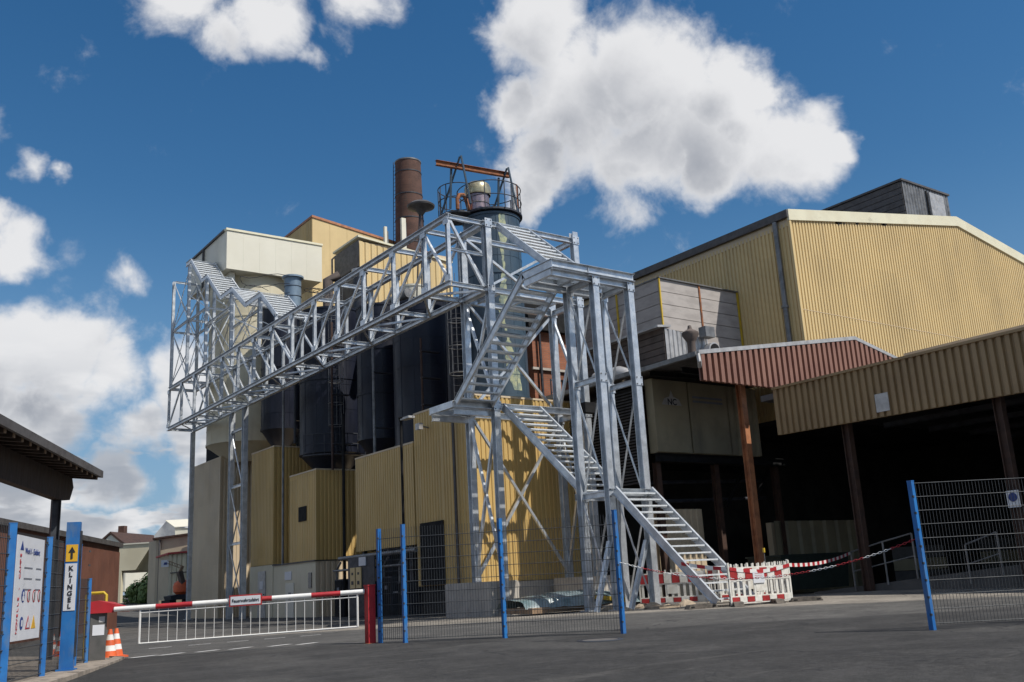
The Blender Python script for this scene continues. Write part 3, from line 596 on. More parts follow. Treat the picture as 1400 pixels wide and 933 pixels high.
# white ground floor rooms
rm = thing('plant_room', 'beige ground floor room with a grey steel door below the second tan block', 'building', (19.4, 48, .5))
box('wall', 'cream', (19.45, 48.0, .4), (23.4, 51.15, 3.18), rm)
dr = box('door', 'zinc_lt', (19.40, 48.9, .55), (19.44, 49.9, 2.9), rm); box('notice', 'sign', (19.38, 49.15, 2.0), (19.396, 49.6, 2.4), dr); box('handle', 'black', (19.37, 49.0, 1.7), (19.395, 49.1, 1.75), dr)
rm2 = thing('plant_room', 'beige container room with ribbed side and dark slot window, below the black windowed block', 'container', (19.4, 43, .5))
box('wall', 'cream', (19.45, 42.85, .4), (24.5, 47.9, 3.1), rm2)
corr('ribbed_side', 'tan_grey', (19.45, 42.85), (24.5, 42.85), .5, 3.08, .28, .05, rm2)
box('slot_window', 'glass', (19.41, 43.25, 1.9), (19.44, 43.6, 2.6), rm2)
dr = box('door', 'white_panel', (19.41, 45.3, .55), (19.44, 46.3, 2.2), rm2); box('sticker', 'ink_grey', (19.395, 45.6, 1.4), (19.405, 45.9, 1.75), dr)
box('notice', 'sign', (19.42, 45.6, 2.35), (19.44, 46.4, 2.75), rm2)
box('roof_edge', 'roof_edge', (19.38, 42.8, 3.1), (24.5, 47.92, 3.16), rm2)
# pipes, valves and cabinets in the dark bay under block two
for i, (z, r_, y0, y1, lab) in enumerate(((3.05, .09, 33.0, 39.7, 'thick grey pipe running under the long tan block'), (2.55, .05, 34.0, 40.5, 'thin pipe on brackets in the dark bay under the long tan block'), (1.5, .05, 34.5, 41.0, 'lowest thin pipe in the dark bay under the long tan block'))):
    tube('pipe', 'zinc', [(19.15+i*.1, y0, z), (19.15+i*.1, y1, z)], r_, None, 10, label=lab, cat='pipe', group='pipes in the dark bay')
ps = thing('notice_board', 'two yellowish notices and a white one on a dark frame beside the red gate post', 'notice board', (19.1, 37.6, 1.9))
box('frame', 'dark_steel', (19.02, 36.2, .6), (19.06, 38.6, 3.0), ps)
for y in (37.55, 38.1): 
    nb = box('notice', 'tan_lt', (18.97, y-.22, 1.75), (19.01, y+.22, 2.6), ps)
    box('print', 'ink', (18.96, y-.1, 1.9), (18.968, y+.1, 2.05), nb); box('print', 'ink', (18.96, y-.07, 2.3), (18.968, y+.07, 2.4), nb)
box('notice', 'sign', (18.97, 36.9, 2.65), (19.01, 37.5, 3.0), ps)
random.seed(3)
for i, (y, lab) in enumerate(((34.3, 'dark pump cabinet nearest the doorway'), (35.6, 'dark valve cabinet in the middle of the pipe bay'), (37.4, 'dark cabinet under the notices'), (40.0, 'dark cabinet between the ribbed container and the pipe bay'))):
    cbn = thing('cabinet', lab, 'cabinet', (19.3, y, .5), 'cabinets in the pipe bay')
    hgt = 1.2+random.random()*.8
    box('body', 'dark_steel', (19.25, y-.4, .5), (19.95, y+.4, .5+hgt), cbn); box('door', 'black', (19.22, y-.35, .6), (19.245, y+.35, .45+hgt), cbn)
    box('label_plate', 'ink_grey', (19.205, y-.1, hgt), (19.218, y+.1, hgt+.15), cbn)
    tube('valve_pipe', 'zinc', [(19.4, y+.5, .5), (19.4, y+.5, 2.6), (19.4, y+.1, 2.9)], .05, cbn)
# rain pipes and lamp post
def rainpipe(label, x, y, z0, z1, m_='zinc', r=.06):
    t = thing('rain_pipe', label, 'pipe', (x, y, z0), 'rain pipes'); tube('pipe', m_, [(x, y, z0), (x, y, z1)], r, t, 10)
    for k in range(3): z = z0+(z1-z0)*(k+.5)/3; MB().ring((x, y, z), r, .012, 12, 4).build('clamp', m_, t)
rainpipe('dark rain pipe with brackets on the tall tan block, left of the footing', 19.32, 30.3, 1.7, 7.9, 'roof_edge')
rainpipe('pale rain pipe between the second block and the black windowed block', 19.4, 46.6, 3.1, 12.6, 'zinc')
rainpipe('dark rain pipe left of the second tan block beside the trestle', 19.4, 52.0, .5, 11.0, 'roof_edge', .05)
rainpipe('black downpipe on the corner between silo and long tan block', 19.35, 39.6, .5, 9.5, 'black', .07)
lp = thing('lamp_post', 'slim black lamp post in front of the tan blocks with a flat lamp head', 'street lamp', (18.2, 32.25, .5))
tube('pole', 'black', [(18.2, 32.25, .5), (18.2, 32.25, 7.9)], .055, lp)
tube('arm', 'black', [(18.2, 32.25, 7.85), (17.95, 31.95, 7.95), (18.2, 31.3, 7.9)], .03, lp); box('lamp_head', 'zinc_lt', (18.0, 31.3, 7.86), (18.28, 31.95, 7.94), lp)
wl = thing('wall_lamp', 'small flood lamp on a bracket near the top corner of the tall tan block', 'lamp', (19.4, 32.3, 7.7))
tube('bracket', 'zinc', [(19.46, 32.3, 7.7), (19.1, 32.3, 7.75)], .03, wl); box('lamp_head', 'zinc_lt', (18.95, 32.15, 7.6), (19.12, 32.45, 7.85), wl)

# ------------------------------------------------------------------ silos
def silo(label, x, y, R, z0, z1, mm, cone=.9, bands=3, ladder=None, group='tank silos in a row above the tan blocks', top=True):
    r = thing('silo', label, 'silo', (x, y, z0), group)
    MB().lathe((x, y), [(R*.45, z0-cone), (R*.98, z0), (R, z0+.02), (R, z1), (R-.05, z1+.02), (0.001, z1+.25)], 48).build('shell', mm, r, smooth=True)
    for k in range(bands):
        z = z0+.05+(z1-z0-.1)*k/(bands-1 if bands > 1 else 1); MB().lathe((x, y), [(R, z-.05), (R+.035, z-.05), (R+.035, z+.05), (R, z+.05)], 48).build('band', mm, r, smooth=True)
    wm = MB(); z = z0+.9
    while z < z1-.3: wm.lathe((x, y), [(R, z-.012), (R+.012, z-.01), (R+.012, z+.01), (R, z+.012)], 40); z += 1.25
    for k in range(5): a_ = math.radians(190+k*27); wm.tube([(x+R*math.cos(a_), y+R*math.sin(a_), z0+.1), (x+R*math.cos(a_), y+R*math.sin(a_), z1-.1)], .014, 4)
    wm.build('weld_seams', mm, r, kind='stuff')
    if ladder is not None:
        a = ladder; cx, cy = x+(R+.1)*math.cos(a), y+(R+.1)*math.sin(a); tx, ty = -math.sin(a), math.cos(a)
        mb = MB()
        for s_ in (-.22, .22): mb.tube([(cx+tx*s_, cy+ty*s_, z0), (cx+tx*s_, cy+ty*s_, z1+1)], .025, 6)
        z = z0+.2
        while z < z1+.9: mb.tube([(cx-tx*.22, cy-ty*.22, z), (cx+tx*.22, cy+ty*.22, z)], .014, 4); z += .3
        lad = mb.build('ladder', 'dark_steel', r)
        cg = MB(); ox, oy = x+(R+.45)*math.cos(a), y+(R+.45)*math.sin(a); z = z0+1.2
        while z < z1+.9: cg.ring((ox, oy, z), .38, .018, 14, 4); z += 1.1
        for k in range(5): b = a-1.2+k*.6; cg.tube([(ox+.38*math.cos(b), oy+.38*math.sin(b), z0+1.2), (ox+.38*math.cos(b), oy+.38*math.sin(b), z1+.9)], .014, 4)
        cg.build('safety_cage', 'zinc', lad)
    return r
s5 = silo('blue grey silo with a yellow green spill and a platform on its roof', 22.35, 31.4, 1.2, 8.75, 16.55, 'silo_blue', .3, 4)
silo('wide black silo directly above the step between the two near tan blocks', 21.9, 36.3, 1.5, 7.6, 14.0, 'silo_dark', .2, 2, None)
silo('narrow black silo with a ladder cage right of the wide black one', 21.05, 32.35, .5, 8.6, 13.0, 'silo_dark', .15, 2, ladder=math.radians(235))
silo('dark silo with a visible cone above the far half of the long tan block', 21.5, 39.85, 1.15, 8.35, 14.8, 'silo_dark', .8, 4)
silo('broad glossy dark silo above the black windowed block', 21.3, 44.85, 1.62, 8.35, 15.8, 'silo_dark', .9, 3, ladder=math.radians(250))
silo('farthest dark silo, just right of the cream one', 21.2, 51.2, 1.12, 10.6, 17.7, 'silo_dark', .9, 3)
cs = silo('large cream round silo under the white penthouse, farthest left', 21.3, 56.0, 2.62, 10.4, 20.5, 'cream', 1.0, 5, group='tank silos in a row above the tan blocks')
for i_, (x_, y_, z0_, z1_, r_, m__, lb_) in enumerate(((20.2, 38.2, 7.4, 15.0, .07, 'zinc', 'thin grey riser pipe between the wide black silo and the coned silo'), (20.1, 42.3, 7.3, 14.6, .06, 'dark_brown', 'brown riser pipe left of the coned silo'), (20.3, 47.2, 9.3, 16.5, .08, 'dark_steel', 'dark riser pipe between the two farthest dark silos'), (20.6, 34.6, 8.5, 12.0, .05, 'dark_brown', 'slim brown pipe on the edge of the wide black silo'))):
    rp_ = thing('riser_pipe', lb_, 'pipe', (x_, y_, z0_), 'riser pipes between the silos'); tube('pipe', m__, [(x_, y_, z0_), (x_, y_, z1_)], r_, rp_, 8)
    for k in range(3): zc = z0_+(z1_-z0_)*(k+.5)/3; box('bracket', 'dark_steel', (x_-.02, y_-.12, zc), (x_+.9, y_+.12, zc+.05), rp_)
wk = thing('walkway', 'small railed walkway round the foot of the broad glossy dark silo', 'walkway', (19.6, 43.6, 8.0))
MB().lathe((21.3, 44.85), [(1.66, 8.15), (2.05, 8.15), (2.05, 8.21), (1.66, 8.21)], 24, math.radians(200), math.radians(300)).build('deck', 'dark_steel', wk)
for k in range(7):
    a = math.radians(202+k*16); tube('railing_post', 'dark_steel', [(21.3+2.03*math.cos(a), 44.85+2.03*math.sin(a), 8.2), (21.3+2.03*math.cos(a), 44.85+2.03*math.sin(a), 9.2)], .022, wk, 5)
for z in (8.7, 9.2): tube('rail', 'dark_steel', [(21.3+2.03*math.cos(math.radians(202+k*8)), 44.85+2.03*math.sin(math.radians(202+k*8)), z) for k in range(13)], .02, wk, 5)
# the spill running down the blue silo
random.seed(11)
sp = MB(); R = 1.206; a_c = math.radians(256); z = 16.45; a = a_c
prev = None; zs = []
while z > 8.9:
    w = .06+.055*math.sin(z*2.1)+.04*random.random()+(.06 if z < 11 else 0); a += (random.random()-.5)*.06+(.012 if z < 12 else -.002); zs.append((z, a, max(w, .035))); z -= .12
vs = []; fs = []
for i, (z, a, w) in enumerate(zs):
    w2 = w*(1+.5*random.random())
    for k in range(4): b = a-w+(w+w2)*k/3; vs.append((22.35+R*math.cos(b), 31.4+R*math.sin(b), z))
for i in range(len(zs)-1):
    for k in range(3): fs.append((4*i+k, 4*i+k+1, 4*i+k+5, 4*i+k+4))
sp.add(vs, fs).build('spill', 'stain', s5)
# platform, railing, filter and crane beam on the blue silo
pf = thing('roof_platform', 'round dark railed platform on the roof of the blue grey silo', 'platform', (22.2, 31.4, 16.6))
MB().lathe((22.35, 31.4), [(.3, 16.62), (1.34, 16.62), (1.34, 16.7), (.3, 16.7)], 36).build('deck', 'dark_steel', pf)
for z in (17.25, 17.85): MB().ring((22.3, 31.4, z), 1.36, .022, 40, 5).build('rail', 'dark_steel', pf)
for z in (17.3, 17.9): MB().ring((21.0, 31.9, z), .8, .022, 28, 5).build('rail', 'dark_steel', pf)
for k in range(10): a = k*math.pi/5+.2; tube('railing_post', 'dark_steel', [(22.3+1.36*math.cos(a), 31.4+1.36*math.sin(a), 16.65), (22.3+1.36*math.cos(a), 31.4+1.36*math.sin(a), 17.87)], .022, pf, 5)
for k in range(5): a = math.pi*.55+k*.45; tube('railing_post', 'dark_steel', [(21.0+.8*math.cos(a), 31.9+.8*math.sin(a), 16.6), (21.0+.8*math.cos(a), 31.9+.8*math.sin(a), 17.92)], .022, pf, 5)
MB().lathe((21.0, 31.9), [(.1, 16.6), (.82, 16.6), (.82, 16.66), (.1, 16.66)], 28).build('deck', 'dark_steel', pf)
ft = thing('dust_filter', 'stainless filter drum with a brassy domed cap on the silo platform', 'filter', (21.65, 31.3, 16.7))
MB().lathe((21.65, 31.3), [(.48, 16.7), (.48, 17.55), (.40, 17.6)], 36).build('drum', 'lilac', ft, smooth=True)
MB().lathe((21.65, 31.3), [(.54, 17.50), (.56, 17.56), (.56, 17.86), (.50, 18.0), (.38, 18.08), (.001, 18.10)], 36).build('cap', 'gold', ft, smooth=True)
MB().ring((21.65, 31.3, 17.1), .49, .015, 36, 5).build('hoop', 'zinc', ft)
cr = thing('crane_beam', 'rusty red monorail beam on two blue grey A frames over the silo platform', 'crane beam', (21.3, 31, 16.7))
beam('rail_beam', 'rust', (19.45, 31.0, 18.45), (23.15, 31.0, 18.68), .16, .22, cr)
for x in (20.55, 22.95):
    tube('strut', 'silo_blue', [(x+.15, 30.45, 16.7), (x-.02, 30.75, 18.9)], .045, cr, 6); tube('strut', 'silo_blue', [(x-.35, 31.9, 16.7), (x-.02, 30.85, 18.9)], .045, cr, 6); tube('strut', 'silo_blue', [(x-.3, 31.3, 16.7), (x-.3, 31.1, 18.5)], .05, cr, 6)
vp = thing('vent_pipe', 'tall pale pipe with a rusty side at the right rim of the silo platform', 'pipe', (23.6, 31.2, 16.5)); tube('pipe', 'zinc_lt', [(23.4, 31.1, 16.5), (23.4, 31.1, 18.35)], .13, vp, 12); tube('rusty_pipe', 'rust', [(23.6, 31.15, 16.5), (23.6, 31.15, 18.4)], .05, vp, 8)
hz = thing('hose', 'orange red curved hose on the left of the silo platform', 'hose', (20.7, 31.3, 16.7)); tube('hose_pipe', 'rust', [(20.55, 31.2, 16.7), (20.55, 31.2, 17.15), (20.65, 31.2, 17.35), (20.85, 31.2, 17.4), (20.98, 31.2, 17.2), (21.1, 31.2, 16.75)], .085, hz, 10)

# cream silo details: seam rings come from bands; white penthouse above
pb = thing('penthouse', 'off-white panelled box room sitting high on the cream silo', 'building', (18.5, 53, 20.4))
box('core_wall', 'white_panel', (18.53, 53.04, 20.45), (24.56, 60.0, 22.85), pb)
for k in range(6): box('panel', 'white_panel', (18.5+k*1.012, 53.0, 20.42), (18.5+k*1.012+1.008, 53.035, 22.8), pb)
for k in range(5): box('panel', 'white_panel', (18.5, 53.0+.04+k*1.4, 20.42), (18.525, 53.0+.04+k*1.4+1.395, 22.8), pb)
box('roof_edge', 'cream_trim', (18.44, 52.94, 22.8), (24.62, 53.3, 22.93), pb); box('roof_edge', 'roof_edge', (18.4, 53.3, 22.82), (24.62, 60.1, 22.94), pb)
tube('rain_pipe', 'roof_edge', [(18.42, 57.0, 20.3), (18.42, 57.0, 22.8)], .07, pb); box('bracket', 'white_panel', (18.9, 53.5, 19.8), (19.2, 54.2, 20.4), pb)
# tan tower room and dark box behind
tt = thing('tower_room', 'tan clad tower room with a sloping red brown roof edge behind the penthouse', 'building', (28, 62, 16))
MB().prism([(28.05, 62.04, 14), (38, 62.04, 14), (38, 62.04, 27.2), (28.05, 62.04, 28.5)], (0, 5, 0)).build('core_wall', 'tan_lt', tt)
for k in range(7): x = 28+k*1.4; zz_ = lambda q: 28.5-(q-28)*.13; MB().prism([(x, 62.0, 14), (x+1.385, 62.0, 14), (x+1.385, 62.0, zz_(x+1.385)), (x, 62.0, zz_(x))], (0, .035, 0)).build('panel', 'tan_lt', tt)
corr('cladding', 'tan', (28, 67), (28, 62), 14, 28.45, .3, .03, tt)
MB().prism([(27.95, 61.93, 28.5), (38, 61.93, 27.2), (38, 61.93, 27.38), (27.95, 61.93, 28.68)], (0, 5.2, 0)).build('roof_edge', 'rust_post', tt)
dbx = thing('roof_box', 'dark box room with a sunlit yellow ribbed end above the truss', 'building', (24.6, 48, 16))
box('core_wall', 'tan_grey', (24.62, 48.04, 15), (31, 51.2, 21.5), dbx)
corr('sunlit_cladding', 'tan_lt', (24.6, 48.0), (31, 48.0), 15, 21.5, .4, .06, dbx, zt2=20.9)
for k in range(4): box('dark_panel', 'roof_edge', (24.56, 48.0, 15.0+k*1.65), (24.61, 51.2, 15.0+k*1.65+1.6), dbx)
MB().prism([(24.5, 47.9, 21.72), (31, 47.9, 21.1), (31, 47.9, 21.2), (24.5, 47.9, 21.84)], (0, 3.4, 0)).build('roof_edge', 'cream_trim', dbx)
tube('rain_pipe', 'zinc', [(24.5, 51.4, 15), (24.5, 51.4, 21.4), (24.7, 51.2, 21.6)], .06, dbx)
# brick chimney
ch = thing('brick_chimney', 'round dark red brick chimney with iron bands and a ladder', 'chimney', (35.3, 61, 10))
MB().lathe((35.6, 60.9), [(1.42, 8), (1.28, 20), (1.0, 34.0)], 36).build('shaft', 'chimney', ch, smooth=True)
MB().lathe((35.6, 60.9), [(1.0, 34.0), (1.04, 34.02), (1.04, 34.12), (.96, 34.14)], 36).build('rim', 'zinc', ch, smooth=True)
for z in (33.1, 31.2, 29.2, 27.2, 25.2, 22.5): R = 1.0+(34-z)/14*.28; MB().lathe((35.6, 60.9), [(R, z-.04), (R+.03, z-.04), (R+.03, z+.04), (R, z+.04)], 36).build('iron_band', 'dark_steel', ch)
lad = MB()
for s_ in (-.2, .2): lad.tube([(34.5-.05, 61.55+s_, 20), (34.72-.05, 61.35+s_, 34.2)], .03, 5)
z = 20.2
while z < 34: t = (z-20)/14; lad.tube([(34.45+.22*t, 61.35-.2*t, z), (34.45+.22*t, 61.75-.2*t, z)], .02, 4); z += .33
lad.build('ladder', 'dark_steel', ch)
# antennas, mushroom vent, drum
an = thing('antenna', 'pair of pale mobile phone panel antennas left of the brick chimney', 'antenna', (31, 58, 24), None)
for x, y, z0, z1, w in ((30.75, 56, 24.2, 26.2, .1), (32.2, 56, 24.2, 27.1, .17)):
    tube('mast', 'zinc', [(x+.2, y, 21), (x+.2, y, z1-.3)], .05, an); box('panel_antenna', 'white_panel', (x-w, y-.1, z0), (x+w, y+.1, z1), an)
mv = thing('mushroom_vent', 'flat dark mushroom shaped vent head on thin legs beside the chimney', 'vent', (24.1, 40, 14.6))
MB().lathe((24.2, 40.2), [(0.001, 21.02), (.5, 20.95), (.73, 20.78), (.70, 20.7), (.3, 20.55), (.12, 20.3), (.001, 20.3)], 32).build('hood', 'roof_edge', mv, smooth=True)
for dx, dy in ((.25, 0), (-.2, .2), (-.2, -.2)): tube('support_leg', 'dark_steel', [(24.2+dx*.3, 40.2+dy*.3, 20.4), (24.2+dx*1.6, 40.2+dy*1.6, 14.5)], .035, mv, 6)
du = thing('ventilation_drum', 'pale blue grey round drum with rolled rim above the zigzag stair', 'drum', (21.4, 50, 17.7))
MB().lathe((21.4, 50.1), [(.48, 17.6), (.48, 19.2), (.5, 19.3), (.62, 19.32), (.62, 19.42), (.52, 19.44), (.44, 19.4), (.001, 19.35)], 32).build('body', 'drum_blue', du, smooth=True)
for z in (18.2, 18.8): MB().ring((21.4, 50.1, z), .49, .018, 32, 5).build('hoop', 'dark_steel', du)
wr = thing('barbed_wire', 'looping barbed wire strands between the cream silo and the blue grey drum', 'wire', (20, 51, 18.5))
for k, z in enumerate((19.3, 18.75, 18.2)):
    pts = [(21.0-2.3*math.sin(t/12*math.pi)*(1-.1*k), 49.6+3.2*t/12, z+.12*math.sin(t*1.3+k)) for t in range(13)]
    tube('strand', 'dark_steel', pts, .018, wr, 4)
for k in range(5): 
    cx = 22.3+k*.28; MB().ring((cx, 49.5, 18.6), .42, .02, 20, 4).build('coil', 'dark_steel', wr)
cl = thing('roof_ductwork', 'tangle of dark ducts and rusty fan housings behind the top of the truss', 'ductwork', (23, 46, 16))
tube('duct', 'duct_brown', [(22.9, 48.6, 16.0), (22.9, 48.6, 19.0), (23.5, 48.4, 19.3)], .3, cl, 12); tube('duct', 'dark_steel', [(23.8, 46.4, 16.0), (23.8, 46.4, 18.9)], .4, cl, 14); MB().lathe((23.8, 46.4), [(.46, 18.9), (.46, 19.1), (.001, 19.15)], 20).build('duct_cap', 'zinc_lt', cl)
tube('duct', 'zinc', [(23.5, 44.5, 15), (23.0, 42.5, 15.8), (23.2, 40.0, 15.9)], .25, cl, 12); box('fan_housing', 'dark_steel', (23.2, 41.0, 14.5), (24.6, 43.0, 16.1), cl)
tnk = silo('small white domed tank behind the truss right of the yellow ribbed box', 24.8, 42.2, .75, 15.4, 17.0, 'white_panel', .1, 2, group='small pale tanks behind the truss')
tnk2 = silo('small white domed tank behind the truss nearest the blue silo', 24.4, 36.0, .62, 14.6, 17.2, 'white_panel', .1, 2, group='small pale tanks behind the truss')
# dark plant hall behind the silos
ph = thing('plant_hall', 'dark sheet clad plant hall behind the row of silos', 'building', (24.8, 34, .5))
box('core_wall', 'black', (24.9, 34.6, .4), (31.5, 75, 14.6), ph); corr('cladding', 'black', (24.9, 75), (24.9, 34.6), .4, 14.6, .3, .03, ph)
# brick building
bk = thing('brick_building', 'red brick building with a flat dark roof behind the stair tower', 'building', (23.8, 31, .5))
box('wall', 'brick', (24.3, 31.6, .4), (31.6, 34.5, 12.9), bk); box('roof', 'black', (23.95, 31.3, 12.0), (31.65, 34.6, 12.95), bk)
box('ledge', 'conc', (24.2, 31.5, 10.3), (31.6, 31.6, 10.4), bk); tube('rain_pipe', 'dark_steel', [(24.6, 31.45, 8.4), (24.6, 31.45, 12)], .06, bk)
rl = thing('roof_railing', 'dark steel railing on the tan block in front of the red brick wall', 'railing', (23.6, 29.6, 8.4))
for x, y in ((23.9, 30.0), (24.5, 30.0), (25.1, 30.0), (25.7, 30.0)): tube('railing_post', 'dark_steel', [(x, y, 6.9 if x > 24 else 8.4), (x, y, 9.55)], .03, rl, 6)
for z in (9.0, 9.5): tube('rail', 'dark_steel', [(23.9, 30, z), (25.8, 30, z)], .03, rl, 6)

# ------------------------------------------------------------------ big hall on the right
hl = thing('big_hall', 'large tan corrugated hall with a cream gable edge and low pitched roof', 'hall', (31.75, 23.4, 7))
X0, Y0 = 31.75, 23.4
MB().prism([(X0, Y0+.02, 7.5), (70, Y0+.02, 7.5), (70, Y0+.02, 13.6), (45.0, Y0+.02, 17.85), (X0, Y0+.02, 15.7)], (0, 55, 0)).build('core_wall', 'tan_lt', hl)
zg = lambda t: (15.62+(17.78-15.62)*t/13.25) if t < 13.25 else 17.78-(t-13.25)*.165
corr('gable_cladding', 'tan_lt', (X0, Y0), (68, Y0), 7.5, 15, .2, .045, hl, zfun=zg)
corr('side_cladding', 'tan_lt', (X0, 78), (X0, Y0), 7.5, 15.45, .2, .05, hl); box('soffit', 'hall_dark', (X0, Y0+.03, 7.3), (60, 31, 7.49), hl)  # soffit slab added, coloured dark to paint the shade of the bay ceiling
random.seed(31)
for k in range(26):
    x_ = random.choice((34.6, 35.2, 35.6, 38.5, 44, 46.2))+random.gauss(0, .6); w_ = random.uniform(.15, .6); z_ = zg(x_-X0)-.02; h_ = random.uniform(.04, .22)
    MB().prism([(x_, Y0-.0505, z_), (x_+w_, Y0-.0505, z_), (x_+w_*.6, Y0-.0505, z_-h_), (x_+w_*.3, Y0-.0505, z_-h_*.9)], (0, .001, 0)).build('soot_mark', 'soot', hl)
MB().prism([(X0-.12, Y0-.12, 15.5), (45, Y0-.12, 17.62), (45, Y0-.12, 18.12), (X0-.12, Y0-.12, 15.98)], (0, .1, 0)).build('gable_trim', 'cream_trim', hl)
MB().prism([(45, Y0-.12, 17.62), (70, Y0-.12, 13.5), (70, Y0-.12, 14.0), (45, Y0-.12, 18.12)], (0, .1, 0)).build('gable_trim', 'cream_trim', hl)
MB().prism([(X0-.12, Y0-.02, 15.9), (45, Y0-.02, 18.05), (70, Y0-.02, 13.9), (70, Y0-.02, 14.0), (45, Y0-.02, 18.15), (X0-.12, Y0-.02, 16.0)], (0, 55, 0)).build('roof', 'roof_edge', hl)
MB().beam((X0-.15, Y0-.1, 15.78), (X0-.15, 78, 15.78), .14, .3, 'B').build('gutter', 'roof_edge', hl); box('eaves_trim', 'tan_grey', (X0-.05, Y0, 15.3), (X0, 78, 15.6), hl)
tube('rain_pipe', 'zinc', [(X0-.16, 24.0, 8), (X0-.16, 24.0, 15.6)], .11, hl, 12); MB().lathe((X0-.16, 24.0), [(.12, 11.9), (.15, 11.9), (.15, 12.0), (.12, 12.0)], 14).build('pipe_clamp', 'zinc', hl)
for z_ in (11.7,): MB().prism([(X0, Y0-.058, z_), (66, Y0-.058, z_), (66, Y0-.058, z_+.02), (X0, Y0-.058, z_+.02)], (0, .006, 0)).build('sheet_lap', 'tan_grey', hl)
MB().beam((X0-.04, Y0-.04, 7.5), (X0-.04, Y0-.04, 15.6), .12, .12, 'L', t=.012, up=(1, 0, 0)).build('corner_trim', 'tan_lt', hl)
mo = thing('roof_monitor', 'dark weathered ventilation monitor on the roof of the big hall', 'roof vent', (42.6, 24.5, 17))
box('core_wall', 'roof_edge', (42.62, 24.54, 17.2), (46.72, 50, 20.0), mo)
corr('end_cladding', 'zinc', (42.6, 24.5), (46.74, 24.5), 17.6, 20.0, .25, .03, mo)
for k in range(8): box('side_plank', 'roof_edge', (42.56, 24.5, 17.5+k*.31), (42.6, 50, 17.5+k*.31+.28), mo)
box('roof_edge', 'roof_edge', (42.5, 24.4, 20.0), (46.84, 50, 20.1), mo)
hv = box('hatch', 'zinc_lt', (44.7, 24.3, 18.5), (46.0, 24.42, 19.75), mo); box('hatch_frame', 'black', (44.6, 24.42, 18.4), (44.7, 24.49, 19.85), mo)
# grey boarded box
gb = thing('boarded_enclosure', 'grey boarded enclosure with yellow corner posts in front of the hall side wall', 'enclosure', (27, 26.5, 9))
BZ0, BZ1 = 9.0, 13.25
box('core_wall', 'roof_edge', (27.06, 26.56, BZ0), (31.6, 31.5, BZ1-.05), gb)
nb_ = 8; hh = (BZ1-BZ0)/nb_
for k in range(nb_):
    z0 = BZ0+k*hh+.012; z1 = BZ0+(k+1)*hh-.012
    box('board', 'plank', (27.0, 26.5, z0), (29.28, 26.55, z1), gb); box('board', 'plank', (29.36, 26.5, z0), (31.66, 26.55, z1), gb); box('board', 'plank', (27.0, 26.56, z0), (27.05, 29.0, z1), gb); box('board', 'plank', (27.0, 29.06, z0), (27.05, 31.5, z1), gb)
box('corner_post', 'yellow_steel', (26.97, 26.44, BZ0), (27.03, 26.495, BZ1+.05), gb); box('middle_post', 'rust', (29.28, 26.46, BZ0), (29.36, 26.55, BZ1), gb); box('corner_post', 'yellow_steel', (31.62, 26.44, BZ0), (31.7, 26.495, BZ1), gb); box('corner_post', 'yellow_steel', (26.94, 28.98, BZ0), (26.99, 29.06, BZ1), gb)
box('top_rail', 'zinc', (26.97, 26.42, BZ1), (31.7, 26.6, BZ1+.05), gb); box('top_rail', 'zinc', (26.95, 26.6, BZ1), (27.08, 31.5, BZ1+.05), gb)
# shed with red brown gable
sh = thing('open_shed', 'open fronted shed with a red brown ribbed gable and light metal edge', 'shed', (23.4, 21.5, .8))
zt_ = lambda t: 8.62+(10.02-8.62)*t/8.7 if t < 8.7 else 10.02-(t-8.7)*.21
corr('gable_cladding', 'redbrown', (23.46, 21.5), (34.9, 21.5), 7.74, 9, .30, .10, sh, zfun=zt_, wide=.55, slope=.04)
MB().prism([(23.46, 21.52, 7.74), (34.9, 21.52, 7.74), (34.9, 21.52, 9.4), (32.16, 21.52, 9.95), (23.46, 21.52, 8.55)], (0, .05, 0)).build('gable_back', 'redbrown', sh)
MB().prism([(23.35, 21.38, 8.6), (32.16, 21.38, 10.0), (32.16, 21.38, 10.14), (23.35, 21.38, 8.74)], (0, .12, 0)).build('edge_trim', 'zinc_lt', sh)
MB().prism([(32.16, 21.38, 10.0), (35.1, 21.38, 9.38), (35.1, 21.38, 9.5), (32.16, 21.38, 10.14)], (0, .12, 0)).build('edge_trim', 'zinc_lt', sh)
MB().prism([(23.4, 21.58, 8.62), (31.6, 21.58, 9.0), (31.6, 21.58, 9.1), (23.4, 21.58, 8.72)], (0, 9.4, 0)).build('roof', 'roof_edge', sh)
MB().beam((23.32, 21.45, 8.62), (23.32, 31, 8.62), .16, .16, 'B').build('gutter', 'zinc', sh)
tube('gutter_outlet', 'zinc_lt', [(23.32, 21.4, 8.6), (23.3, 21.35, 8.35), (23.45, 21.5, 8.2)], .07, sh)
for x, z in ((26.45, 8.6),): beam('post', 'rust_post', (x, 22.45, Hh(x, 22)), (x, 22.45, z), .24, .24, sh, up=(0, 1, 0))
beam('roof_beam', 'black', (23.6, 22.45, 8.3), (31, 22.45, 8.3), .16, .2, sh)
for y in (24.0, 27.0, 30.0): beam('roof_beam', 'black', (23.6, y, 8.5), (31.5, y, 8.8), .14, .18, sh)
